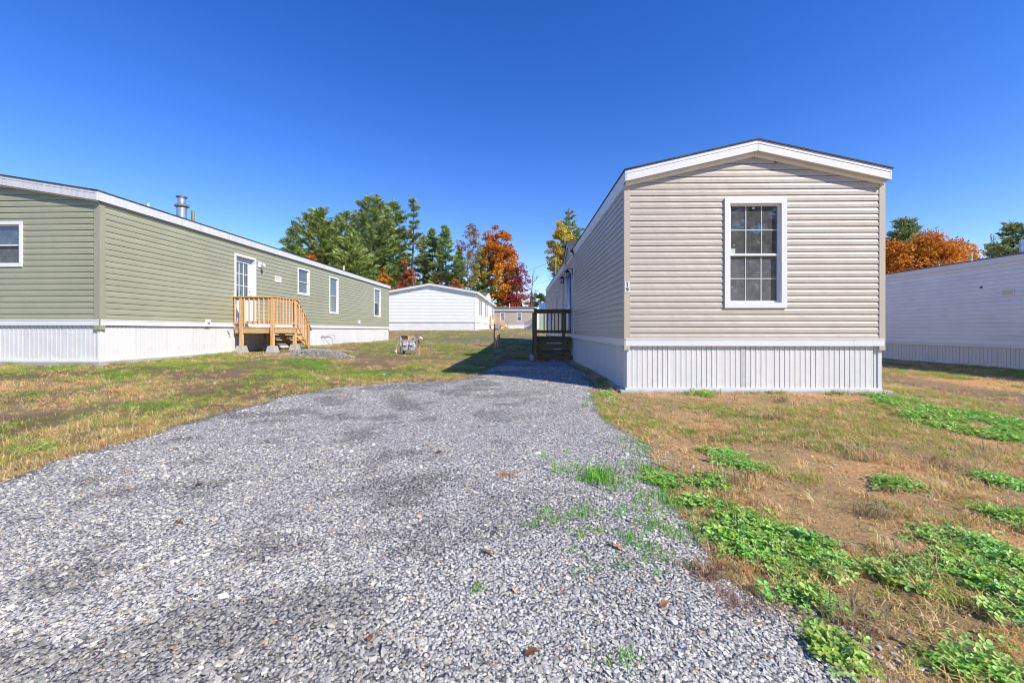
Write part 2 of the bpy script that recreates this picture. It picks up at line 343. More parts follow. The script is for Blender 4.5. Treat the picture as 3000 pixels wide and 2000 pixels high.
# gravel pile by the steps of the green home, and a thin strip across the lawn
PILE = G(935, 1040)
def pile_h(x, y):
    u = (x-PILE[0])/1.05; v = (y-PILE[1])/.75; r = np.hypot(u, v)+.35*(fbm(x, y, 2.2, 3)-.5)
    return .16*sstep(1.0, .15, r), sstep(1.05, .8, r)
_s1, _s2 = G(1310, 995), G(1450, 992)
def strip_m(x, y):
    d = np.abs(y-(_s1[1]+(x-_s1[0])*(_s2[1]-_s1[1])/(_s2[0]-_s1[0]))) + 1.2*(fbm(x, y, .8, 3)-.5)
    return sstep(1.3, .3, d)*sstep(_s1[0]-2.5, _s1[0]-.2, x)*sstep(_s2[0]+6.5, _s2[0]+3.5, x)

# clover patches (photo pixels: centre, half axes, tilt) -> world ellipses
CLOVER_PX = [((2156,1352),(72,34)),((2262,1590),(185,62)),((2330,1715),(110,55)),((2200,1535),(110,35)),((2390,1660),(90,40)),((2640,1690),(95,42)),((2620,1420),(70,22)),((2940,1415),(75,30)),
 ((2440,1915),(75,85)),((2880,1965),(150,40)),((2860,1600),(150,75)),((2930,1720),(110,110)),((2960,1530),(70,50)),((2830,1690),(60,60)),((2060,1156),(32,8)),
 ((2620,1175),(75,18)),((2720,1215),(110,30)),((2850,1225),(140,30)),((2920,1275),(110,30)),((2990,1250),(70,40)),((2800,1255),(80,25)),
 ((1960,1415),(60,22)),((2060,1420),(60,28)),((2110,1490),(55,25)),((2040,1480),(45,20)),((1790,1160),(35,12)),((2420,1770),(40,25)),((137,1315),(30,10)),((2990,1840),(40,50))]
def clover_field(x, y):
    f = np.full(np.shape(x), -1.0)
    for (c, r) in CLOVER_PX:
        gx, gy = G(*c); ax = r[0]/FPX*gy; gy2 = G(c[0], c[1]-r[1])[1]; gy3 = G(c[0], min(c[1]+r[1], 2100))[1]; ay = max(.06, (gy2-gy3)/2)
        f = np.maximum(f, 1-np.hypot((x-gx)/ax, (y-(gy2+gy3)/2)/ay))
    return f - .10 + 1.5*(fbm(x, y, 5.5, 4)-.5)

def zones(x, y):
    """returns masks: green grass, dry grass, bare soil (right, sandy) for lawn points"""
    left = sstep(1.2, -.8, x-.02*y) + sstep(13, 16, y)*(x < 3); left = np.clip(left, 0, 1)
    n1 = fbm(x, y, .55, 4); n2 = fbm(x+40, y+11, 1.3, 4)
    gL = sstep(.43, .62, n1*.5+n2*.5 + .05*sstep(-9, -3, x) - .10*sstep(-3.5, -6.5, x)*sstep(9, 6, y) + .01*sstep(9, 14, y))
    gR = sstep(.45, .62, n1*.4+n2*.6)*.5
    far = sstep(24, 34, y); gL = gL*(1-.25*far)
    rs = sstep(9.2, 10.2, x)*sstep(4, 6, y); gR = gR*(1-rs)+rs*sstep(.42, .6, n2)
    g = gL*left+gR*(1-left); g = g*(1-.8*sstep(1.3, .1, -gravel_sd(x, y)+.9*(fbm(x, y, 1.4, 3)-.5))*left*sstep(8.5, 6.0, y))
    dry = sstep(.36, .55, fbm(x+9, y-7, .9, 4)) 
    return g, dry, left
def ground_col(x, y):
    g, dry, left = zones(x, y)
    soilL = np.array([.25,.17,.10]); soilR = np.array([.72,.42,.175]); dryc = np.array([.42,.31,.165]); grn = np.array([.17,.18,.05])
    L_ = left[..., None]; soil = soilL*L_+soilR*(1-L_)
    c = soil*(1-.55*dry[..., None])+dryc*.55*dry[..., None]
    c = c*(1-.75*g[..., None])+grn*.75*g[..., None]
    ph, pm = pile_h(x, y); sm = np.maximum(pm, strip_m(x, y)*.75)[..., None]
    c = c*(1-sm)+np.array([.135,.14,.15])*sm
    # the worn dirt track to the right of the beige home
    tr = (sstep(1.3, .5, np.abs(x-8.1-.06*(y-8)+.8*(fbm(x, y, .6, 3)-.5)))*sstep(5.2, 7, y))[..., None]*.7
    c = c*(1-tr)+np.array([.25,.19,.13])*tr
    return c

def axis_pts(lo, hi, step, far_lo, far_hi, g=1.09):
    a = list(np.arange(lo, hi+1e-6, step)); s = step; p = hi
    while p < far_hi: s *= g; p += s; a.append(p)
    s = step; p = lo; b = []
    while p > far_lo: s *= g; p -= s; b.append(p)
    return np.array(b[::-1]+a)
def grid_mesh(name, xs, ys, zf, colf, mat, keep=None):
    X, Y = np.meshgrid(xs, ys); nx, ny = len(xs), len(ys)
    Z = zf(X, Y); C = colf(X, Y)
    idx = np.arange(nx*ny).reshape(ny, nx)
    F = np.stack([idx[:-1,:-1], idx[:-1,1:], idx[1:,1:], idx[1:,:-1]], -1).reshape(-1, 4)
    if keep is not None:
        kv = keep(X, Y).ravel(); F = F[kv[F].any(1)]
        used = np.zeros(nx*ny, bool); used[F] = True; remap = np.cumsum(used)-1
        V = np.stack([X, Y, Z], -1).reshape(-1, 3)[used]; C = C.reshape(-1, 3)[used]; F = remap[F]
    else: V = np.stack([X, Y, Z], -1).reshape(-1, 3); C = C.reshape(-1, 3)
    me = np_mesh(name, V, F, mat, {'col': ('FLOAT_COLOR', 'POINT', np.hstack([C, np.ones((len(C), 1))]))}, smooth=True)
    o = bpy.data.objects.new(name, me); COL.objects.link(o); return o
ground = grid_mesh('ground', axis_pts(-7, 8, .06, -900, 900), axis_pts(.4, 10, .06, -400, 1500),
    lambda x, y: gz(x, y)+pile_h(x, y)[0]-.02*sstep(.0, .5, gravel_sd(x, y)), ground_col, M['soil'])
tagit(ground, 'uneven lawn ground of sandy soil and patchy turf', 'ground', kind='structure')
def gravel_col(x, y):
    n = fbm(x*.6+y*.35, y*.9-x*.35, 3.4, 5); dk = sstep(.52, .34, n)*(.35+.65*sstep(.2, -1.2, x-.1*y)); edge = sstep(.16, .0, gravel_sd(x, y))
    k = (1-.38*dk)*(1-.4*edge*sstep(2, 4, y))
    return k[..., None]*np.array([.43,.415,.385])
def gravel_z(x, y):
    s = gravel_sd(x, y); bl = np.exp(-(((x-.6)/1.6)**2+((y-9.6)/1.3)**2))*.05
    return gz(x, y)+.035*sstep(-.05, .35, s)-.05*sstep(.02, -.15, s)+bl
drive = grid_mesh('gravel_driveway', axis_pts(-7, 4, .055, -14, 6), axis_pts(.5, 10, .055, -8, 16), gravel_z, gravel_col, M['gravel'], keep=lambda x, y: gravel_sd(x, y) > -.12)
tagit(drive, 'grey crushed slate driveway curving up to the beige home', 'driveway', kind='structure')

# ------------------------------------------------------------------ scatter (instances on points)
PROTO = {}
def proto_collection(key, meshes):
    c = bpy.data.collections.new('source_'+key)
    for i, me in enumerate(meshes):
        o = bpy.data.objects.new(f'{key}_{i:02d}', me); c.objects.link(o)
    PROTO[key] = c; return c
def scatter(name, pts, rot, scl, col, idx, collection, label, cat, kind='stuff'):
    n = len(pts); me = bpy.data.meshes.new(name); me.vertices.add(n); me.vertices.foreach_set('co', np.asarray(pts, np.float32).ravel())
    for nm, typ, arr in (('rot', 'FLOAT_VECTOR', rot), ('scl', 'FLOAT_VECTOR', scl), ('col', 'FLOAT_COLOR', np.hstack([col, np.ones((n, 1))])), ('idx', 'INT', idx)):
        a = me.attributes.new(nm, typ, 'POINT'); a.data.foreach_set({'FLOAT_VECTOR':'vector','FLOAT_COLOR':'color','INT':'value'}[typ], np.asarray(arr, np.int32 if typ == 'INT' else np.float32).ravel())
    o = bpy.data.objects.new(name, me); COL.objects.link(o)
    ng = bpy.data.node_groups.new(name+'_nodes', 'GeometryNodeTree')
    ng.interface.new_socket('Geometry', in_out='INPUT', socket_type='NodeSocketGeometry'); ng.interface.new_socket('Geometry', in_out='OUTPUT', socket_type='NodeSocketGeometry')
    gi = ng.nodes.new('NodeGroupInput'); go = ng.nodes.new('NodeGroupOutput'); iop = ng.nodes.new('GeometryNodeInstanceOnPoints')
    ci = ng.nodes.new('GeometryNodeCollectionInfo'); ci.inputs['Collection'].default_value = collection; ci.inputs['Separate Children'].default_value = True; ci.inputs['Reset Children'].default_value = True
    def na(nm, dt):
        x = ng.nodes.new('GeometryNodeInputNamedAttribute'); x.data_type = dt; x.inputs['Name'].default_value = nm; return x.outputs['Attribute']
    L = ng.links; L.new(gi.outputs[0], iop.inputs['Points']); L.new(ci.outputs[0], iop.inputs['Instance']); iop.inputs['Pick Instance'].default_value = True
    L.new(na('idx', 'INT'), iop.inputs['Instance Index']); L.new(na('scl', 'FLOAT_VECTOR'), iop.inputs['Scale'])
    e2r = ng.nodes.new('FunctionNodeEulerToRotation'); L.new(na('rot', 'FLOAT_VECTOR'), e2r.inputs[0]); L.new(e2r.outputs[0], iop.inputs['Rotation'])
    L.new(iop.outputs[0], go.inputs[0])
    md = o.modifiers.new('scatter', 'NODES'); md.node_group = ng
    return tagit(o, label, cat, kind=kind)
def hull_stone(r):
    bm = bmesh.new(); sx, sy, sz = 1, r.uniform(.55, .9), r.uniform(.28, .5)
    for k in range(11):
        v = Vector((r.gauss(0,1), r.gauss(0,1), r.gauss(0,1))).normalized()*r.uniform(.8, 1.05); bm.verts.new((v.x*.5*sx, v.y*.5*sy, v.z*.5*sz))
    res = bmesh.ops.convex_hull(bm, input=bm.verts)
    bmesh.ops.delete(bm, geom=[v for v in bm.verts if not v.link_faces], context='VERTS')
    me = bpy.data.meshes.new('stone'); bm.to_mesh(me); bm.free(); me.materials.append(M['stone']); return me
_r = random.Random(5)
stones = proto_collection('stone', [hull_stone(_r) for _ in range(12)])
def tuft(r, n, h, spread, lean, w):
    V, F = [], []
    for k in range(n):
        a = r.uniform(0, 6.283); b0 = (r.gauss(0, spread), r.gauss(0, spread)); L = h*r.uniform(.55, 1.15); ln = lean*r.uniform(.3, 1.3)
        dx, dy = math.cos(a), math.sin(a); px, py = -dy*w*.5, dx*w*.5
        p = [(0, 0), (.5*L*math.sin(ln*.5), .5*L*math.cos(ln*.5)), (L*math.sin(ln), L*math.cos(ln)*.93)]
        b = len(V)
        for i, (o_, z) in enumerate(p):
            ww = (1, .8, .08)[i]
            V += [(b0[0]+dx*o_-px*ww, b0[1]+dy*o_-py*ww, z), (b0[0]+dx*o_+px*ww, b0[1]+dy*o_+py*ww, z)]
        F += [(b, b+1, b+3, b+2), (b+2, b+3, b+5, b+4)]
    me = bpy.data.meshes.new('tuft'); me.from_pydata(V, [], F); me.materials.append(M['grassblade']); return me
tufts = proto_collection('tuft', [tuft(_r, 14, .075, .028, .75, .0052) for _ in range(6)] + [tuft(_r, 16, .085, .025, 1.15, .0038) for _ in range(6)])
def clover_cluster(r):
    V, F = [], []
    for k in range(9):
        cx, cy = r.gauss(0, .04), r.gauss(0, .04); h = r.uniform(.008, .05); a0 = r.uniform(0, 6.28); tx, ty = r.gauss(0, .28), r.gauss(0, .28)
        s = r.uniform(.009, .021)
        for j in range(3):
            a = a0+j*2.094; ca, sa = math.cos(a), math.sin(a); b = len(V)
            for (u, v, q) in ((0, 0, 0), (.55, -.42, .12), (1.05, -.38, .10), (1.22, 0, .02), (1.05, .38, .10), (.55, .42, .12), (.65, 0, -.06)):
                x, y = (ca*u-sa*v)*s, (sa*u+ca*v)*s; V.append((cx+x, cy+y, h+q*s+tx*x+ty*y))
            F += [(b, b+1, b+6), (b+1, b+2, b+6), (b+2, b+3, b+6), (b+3, b+4, b+6), (b+4, b+5, b+6), (b+5, b, b+6)]
        b = len(V); V += [(cx*.4-.001, cy*.4, 0), (cx*.4+.001, cy*.4, 0), (cx, cy, h)]; F.append((b, b+1, b+2))
    me = bpy.data.meshes.new('clover'); me.from_pydata(V, [], F); me.materials.append(M['cloverleaf']); return me
clovers = proto_collection('clover', [clover_cluster(_r) for _ in range(8)])

def sample(n, d0, d1, p, side=1.28):
    """random ground points, density falling with distance from the photographer"""
    u = rng.random(n); q = 2-p
    d = (d0**q+u*(d1**q-d0**q))**(1/q) if abs(q) > 1e-6 else d0*(d1/d0)**u
    x = rng.uniform(-side, side, n)*d; return x, d
HOUSE_BOXES = []
def add_gravel():
    P, S, C = [], [], []
    for (n, d0, d1, p, s0) in ((240000, 1.0, 10.5, 1.45, .0165), (14000, 1.0, 4.2, 1.2, .026), (350, 1.0, 5, 1.2, .04)):
        x, y = sample(n, d0, d1, p); sd = gravel_sd(x, y)
        k = sd > -.03-.30*rng.random(n)**2.2*(x > 0)-.22*rng.random(n)**2; k &= ~((x > 1.72) & (y > 6.8)); x, y = x[k], y[k]
        s = s0*rng.lognormal(0, .33, len(x))*np.clip(1+.12*(y-3), 1, 1.8)
        P.append(np.stack([x, y, np.where(gravel_sd(x, y) > .03, gravel_z(x, y), gz(x, y)+.002)+s*rng.uniform(-.22, .12, len(x))], 1)); S.append(s)
    n = 9000; x = PILE[0]+rng.normal(0, .7, n); y = PILE[1]+rng.normal(0, .5, n); k = pile_h(x, y)[1] > .3; x, y = x[k], y[k]
    s = .03*rng.lognormal(0, .3, len(x)); P.append(np.stack([x, y, gz(x, y)+pile_h(x, y)[0]+.003], 1)); S.append(s)
    # strays on the soil along the right-hand edge
    x, y = sample(5000, 1.0, 7, 1.2); sd = gravel_sd(x, y); k = (sd < 0) & (sd > -.55) & (x > 0) & (rng.random(5000) < np.exp(sd*6)*.6); x, y = x[k], y[k]
    s = .02*rng.lognormal(0, .4, len(x)); P.append(np.stack([x, y, gz(x, y)+.003], 1)); S.append(s)
    P = np.concatenate(P); S = np.concatenate(S); n = len(P)
    v = rng.lognormal(math.log(.40), .27, n); dark = gravel_col(P[:,0], P[:,1])[:,0]/.43
    pl = pile_h(P[:,0], P[:,1])[1] > .3; v = np.where(pl, v*.75, v*np.clip(dark*1.05, .5, 1)); v = np.clip(v*1.08, .05, .8)
    tint = rng.normal(0, 1, n); col = np.stack([v*(1.09-.03*np.abs(tint)), v*1.02, v*(.86+.07*np.clip(tint, -.3, 2))], 1)
    tan = rng.random(n) < .035; col[tan] = np.array([.50,.34,.19])*rng.uniform(.6, 1.1, (tan.sum(), 1))
    rot = np.stack([rng.normal(0, .28, n), rng.normal(0, .28, n), rng.uniform(0, 6.28, n)], 1)
    scl = np.repeat(S[:, None], 3, 1)*np.stack([np.ones(n), rng.uniform(.8, 1.1, n), rng.uniform(.7, 1.2, n)], 1)
    scatter('gravel_stones', P, rot, scl, col, rng.integers(0, 12, n), stones, 'loose angular grey slate stones covering the driveway', 'gravel')
add_gravel()
def add_clods():
    n = 70000; x, y = sample(n, 1.1, 9, 1.25); sd = gravel_sd(x, y); k = (sd < -.02) & (rng.random(n) < np.where(x > 0, .75, .35)*(.3+fbm(x, y, 3, 3))); x, y = x[k], y[k]; n = len(x)
    s = .008*rng.lognormal(0, .5, n)*np.clip(y/3, 1, 2); c = ground_col(x, y)*rng.uniform(.75, 1.4, (n, 1)); gp = rng.random(n) < .05; c[gp] = rng.uniform(.3, .6, (gp.sum(), 1))*np.array([1,.97,.92])
    scatter('soil_crumbs', np.stack([x, y, gz(x, y)+s*.15], 1), np.stack([rng.normal(0, .5, n), rng.normal(0, .5, n), rng.uniform(0, 6.28, n)], 1), np.stack([s, s, s*1.5], 1), c, rng.integers(0, 12, n), stones, 'crumbs of sandy soil and small pebbles on the bare ground', 'soil')
add_clods()
def inside_house(x, y):
    k = np.zeros(len(x), bool)
    for P in HOUSE_BOXES: k |= poly_dist(x, y, P) > .0
    return k
BARE_PX = (((2620,1830),(330,150)),((2420,1480),(190,60)),((1930,1168),(150,26)),((2500,1420),(120,40)),((2250,1178),(200,16)),((2740,1480),(110,50)),((2250,1330),(160,40)),((2480,1560),(170,60)),((2680,1560),(80,60)),((2330,1440),(90,40)),((950,1180),(90,18)),((600,1155),(80,14)),((420,1080),(90,8)))
def bare_zone(x, y):
    f = np.full(np.shape(x), -1.0)
    for (c, r) in BARE_PX:
        gx, gy = G(*c); a = G(c[0], c[1]-r[1])[1]; b = G(c[0], min(2050, c[1]+r[1]))[1]; f = np.maximum(f, 1-np.hypot((x-gx)/(r[0]/FPX*gy), (y-(a+b)/2)/max(.05, (a-b)/2)))
    return sstep(-.05, .25, f+.5*(fbm(x, y, 2.5, 3)-.5))
def rs_(x, y): return sstep(9.2, 10.2, x)
def add_grass():
    P, S, C, I, R = [], [], [], [], []
    for (n, d0, d1, p, k0) in ((210000, 1.2, 14, 1.05, 1.0), (100000, 10, 45, .7, 1.9), (16000, 38, 75, .6, 4.0)):
        x, y = sample(n, d0, d1, p); sd = gravel_sd(x, y); g, dry, left = zones(x, y); cl = clover_field(x, y); st = np.maximum(pile_h(x, y)[1], strip_m(x, y)*.8)
        u = rng.random(n)
        bare = sstep(.50, .36, fbm(x-21, y+5, 1.1, 4)); bare = np.maximum(bare, bare_zone(x, y)); clump = .35+.9*sstep(.42, .58, fbm(x, y, 6.0, 3)); dens = (.05+.80*g+np.where(left > .5, .5, .40)*dry*(1-g))*(1-.92*bare*(1-rs_(x, y)))*clump
        dens = dens*(1-.92*st)
        dens = np.where(sd > .03, .0, dens); dens = np.where(cl > .1, dens*.55, dens)
        tr = sstep(1.3, .5, np.abs(x-8.1-.06*(y-8)))*sstep(5.2, 7, y); dens *= 1-.7*tr
        near_slab = (x > 1.7) & (x < 6.3) & (y > 6.05) & (y < 6.9); dens = np.where(near_slab, dens*.45, dens)
        fade = {1.2: sstep(14, 9, y), 10: sstep(10, 15, y)*sstep(45, 38, y), 38: sstep(38, 45, y)}[d0]; k = (u < dens*fade) & ~inside_house(x, y); x, y, g, left = x[k], y[k], g[k], left[k]; m = len(x)
        green = rng.random(m) < (.06+.90*g)
        P.append(np.stack([x, y, gz(x, y)-.004], 1))
        gc = np.stack([rng.uniform(.28, .46, m), rng.uniform(.40, .54, m), rng.uniform(.06, .10, m)], 1); yel = rng.random((m, 1))**2; gc = gc*(1-.5*yel)+np.array([.50,.40,.14])*.5*yel
        deep = (fbm(x+3, y+8, 1.7, 3) > .56)[:, None]; gc = np.where(deep, gc*np.array([.62,.85,.7]), gc)
        dc = np.stack([rng.uniform(.68, .88, m), rng.uniform(.49, .66, m), rng.uniform(.22, .32, m)], 1); br = (rng.random(m) < .3)[:, None]; dc = np.where(br, dc*np.array([.72,.64,.56]), dc)
        dscale = np.where(green, 1.0, np.where(rng.random(m) < .25, 1.5, .9)); C.append(np.where(green[:, None], gc, dc)); I.append(np.where(green, rng.integers(0, 6, m), rng.integers(6, 12, m)))
        sc = k0*rng.uniform(.55, 1.05, m)*dscale; S.append(np.stack([sc, sc, sc*np.where(green, rng.uniform(.6, .95, m), rng.uniform(.45, .9, m))/k0**.45], 1))
        R.append(np.stack([rng.normal(0, .15, m), rng.normal(0, .15, m), rng.uniform(0, 6.28, m)], 1))
    # tufts against the foot of the homes
    for h, wl, ln in HOME_FEET:
        m = int(ln*16); u = rng.random(m)*ln; keep = fbm(u*1.0, u*.3+ln, 1.5, 3) > .42; u = u[keep]; m = len(u)
        q = np.array([(h.front if wl == 'front' else h.side)(a, 0, .11+abs(rng.normal(0, .06))) for a in u])
        P.append(np.stack([q[:, 0], q[:, 1], gz(q[:, 0], q[:, 1])-.004], 1)); sc = rng.uniform(.7, 1.5, m); S.append(np.stack([sc, sc, sc*1.15], 1)); dr = (rng.random(m) < .45)[:, None]
        C.append(np.where(dr, np.array([.6,.45,.24])*rng.uniform(.6, 1.1, (m, 1)), np.array([.26,.40,.08])*rng.uniform(.7, 1.2, (m, 1)))); I.append(rng.integers(0, 12, m)); R.append(np.stack([rng.normal(0, .15, m), rng.normal(0, .15, m), rng.uniform(0, 6.28, m)], 1))
    # clumps growing through the gravel
    for (px, py, n, r, hgt) in ((1755,1415,60,.085,1.7),(1640,1520,26,.09,1.0),(1700,1525,22,.08,1.0),(1800,1160,50,.17,1.3),(1780,1190,50,.14,1.3),(1800,1230,25,.1,1.0),(1830,1130,30,.18,1.2),(1760,1120,24,.15,1.0),(1900,1520,24,.09,1.0),(1950,1500,35,.12,1.2),(1850,1620,22,.08,1.0),(1900,1580,20,.08,1.0),
            (1590,1345,7,.03,.7),(1660,1335,6,.03,.7),(1690,1375,5,.02,.7),(1410,1740,4,.015,.7),(1720,1690,5,.03,.7),(1830,1960,7,.04,1.0),(1880,1420,20,.08,1.0),(1930,1470,35,.12,1.0),(1950,1650,14,.09,.8),(1990,1560,20,.1,.9),(1690,1650,5,.03,.6),(1560,1560,6,.05,.6),
            (1485,1400,16,.04,.9,),(1470,1335,8,.05,.5),(310,1402,14,.09,.5),(1880,1325,30,.1,1.2),(1900,1390,40,.1,1.2),(1980,1450,40,.12,1.1)):
        gx, gy = G(px, py); m = max(3, int(n*.42)); x = gx+rng.normal(0, r, m); y = gy+rng.normal(0, r*1.1, m)
        P.append(np.stack([x, y, gravel_z(x, y)-.003], 1)); s = hgt*rng.uniform(.6, 1.1, m); S.append(np.stack([s]*3, 1))
        isdry = (px, py) in ((1485,1400),(1470,1335),(310,1402))
        c = np.stack([rng.uniform(.40, .5, m), rng.uniform(.24, .3, m), rng.uniform(.13, .18, m)], 1) if isdry else np.stack([rng.uniform(.15, .25, m), rng.uniform(.36, .5, m), rng.uniform(.04, .07, m)], 1)
        C.append(c); I.append(rng.integers(0, 6, m)); R.append(np.stack([rng.normal(0, .15, m), rng.normal(0, .15, m), rng.uniform(0, 6.28, m)], 1))
    # reddish and straw bunches on the bare soil
    for (px, py, n, r, hgt, c0) in ((2155,1795,30,.05,1.5,(.36,.22,.17)),(2080,1685,30,.06,1.3,(.42,.28,.15)),(2220,1770,14,.05,1.3,(.40,.26,.18)),(2480,1830,26,.06,1.6,(.44,.32,.18)),(2150,1410,26,.07,2.0,(.50,.37,.2)),(2560,1510,20,.06,1.7,(.48,.36,.2)),(2760,1370,26,.1,2.0,(.5,.38,.2)),(2280,1230,26,.12,2.2,(.5,.37,.2)),(2300,1180,16,.1,2.2,(.45,.36,.2)),
            (250,1290,16,.08,2.2,(.5,.36,.2)),(630,1102,10,.08,2.0,(.5,.38,.2)),(60,1170,30,.3,1.6,(.5,.38,.2)),(2500,1340,26,.1,1.8,(.5,.38,.2)),(2050,1700,18,.05,1.6,(.4,.26,.17)),(2850,1330,26,.12,1.8,(.5,.38,.2))):
        gx, gy = G(px, py); m = max(3, int(n*.4)); x = gx+rng.normal(0, r, m); y = gy+rng.normal(0, r, m); P.append(np.stack([x, y, gz(x, y)-.003], 1)); s = hgt*rng.uniform(.5, 1.1, m); S.append(np.stack([s]*3, 1))
        C.append(np.array(c0)*rng.uniform(.7, 1.3, (m, 1))); I.append(rng.integers(6, 12, m)); R.append(np.stack([rng.normal(0, .2, m), rng.normal(0, .2, m), rng.uniform(0, 6.28, m)], 1))
    scatter('grass', np.concatenate(P), np.concatenate(R), np.concatenate(S), np.concatenate(C), np.concatenate(I), tufts, 'short patchy lawn grass, part green and part straw dry', 'grass')
    n = 80000; x, y = sample(n, 1.1, 10, 1.0); f = clover_field(x, y); k = (f > -.12) & (rng.random(n) < sstep(-.12, .5, f)) & ~inside_house(x, y)
    x, y = x[k], y[k]; m = len(x); s = rng.uniform(.55, 1.3, m)
    c = np.stack([rng.uniform(.20, .40, m), rng.uniform(.42, .62, m), rng.uniform(.06, .13, m)], 1); br = (rng.random(m) < .15)[:, None]; c = np.where(br, np.array([.42,.62,.15]), c)
    scatter('clover', np.stack([x, y, np.maximum(gz(x, y), np.where(gravel_sd(x, y) > 0, gravel_z(x, y), -9))], 1), np.stack([rng.normal(0, .12, m), rng.normal(0, .12, m), rng.uniform(0, 6.28, m)], 1), np.stack([s]*3, 1), c, rng.integers(0, 8, m), clovers, 'low bright green clover growing in patches on the soil', 'clover')

# ------------------------------------------------------------------ manufactured homes
class House:
    def __init__(s, name, label, C, A, B, W, L, z, slope, mats, course, cat='mobile home'):
        s.C = Vector(C); s.A = Vector(A).normalized(); s.B = Vector(B).normalized(); s.W = W; s.L = L; s.z = z; s.slope = slope; s.m = mats; s.course = course
        s.root = thing(name, label, cat, (C[0], C[1], z['slab']))
        HOUSE_BOXES.append([tuple(s.C+s.A*a+s.B*b) for a, b in ((-.02,-.02),(W+.02,-.02),(W+.02,L+.02),(-.02,L+.02))])
    def P(s, a, b, z): q = s.C+s.A*a+s.B*b; return (q.x, q.y, z)
    def front(s, u, z, d): return s.P(u, -d, z)
    def side(s, u, z, d): return s.P(-d, u, z)
    def pix(s, wall, px, py):
        r = ray(px, py); t = s.A if wall == 'front' else s.B
        # C + u t = lam (rx, 1)
        det = -t.x*1.0 + r.x*t.y; u = (s.C.x-r.x*s.C.y)/det; lam = s.C.y+u*t.y
        return u, EYE+r.z*lam
    def rect(s, wall, x0, y0, x1, y1):
        a = s.pix(wall, x0, y0); b = s.pix(wall, x1, y1); c = s.pix(wall, x0, y1); d = s.pix(wall, x1, y0)
        return min(a[0], b[0]), max(a[0], b[0]), (c[1]+b[1])/2, (a[1]+d[1])/2
def wbox(mb, mp, u0, u1, z0, z1, d0, d1):
    return mb.hexa([mp(u0,z0,d0), mp(u1,z0,d0), mp(u1,z0,d1), mp(u0,z0,d1), mp(u0,z1,d0), mp(u1,z1,d0), mp(u1,z1,d1), mp(u0,z1,d1)])
def islands(mb):
    n = len(mb.f); par = list(range(n))
    def find(i):
        while par[i] != i: par[i] = par[par[i]]; i = par[i]
        return i
    E = []; ex_ = [max(v[a] for v in mb.v)-min(v[a] for v in mb.v) for a in (0, 1)]; main = 0 if ex_[0] > ex_[1] else 1
    for i, f in enumerate(mb.f):
        for k in range(len(f)):
            p, q = mb.v[f[k]], mb.v[f[(k+1) % len(f)]]
            if abs(p[2]-q[2]) < 1e-5:
                m = 0 if abs(p[0]-q[0]) > abs(p[1]-q[1]) else 1
                if m == main: E.append((round(p[2], 4), m, min(p[m], q[m]), max(p[m], q[m]), i))
    for a in range(len(E)):
        for b in range(a):
            if E[a][0] == E[b][0] and max(E[a][2], E[b][2]) < min(E[a][3], E[b][3])-1e-4: par[find(E[a][4])] = find(E[b][4])
    out = {}
    for i, f in enumerate(mb.f): out.setdefault(find(i), MB()).add([mb.v[j] for j in f], [tuple(range(len(f)))])
    return list(out.values())
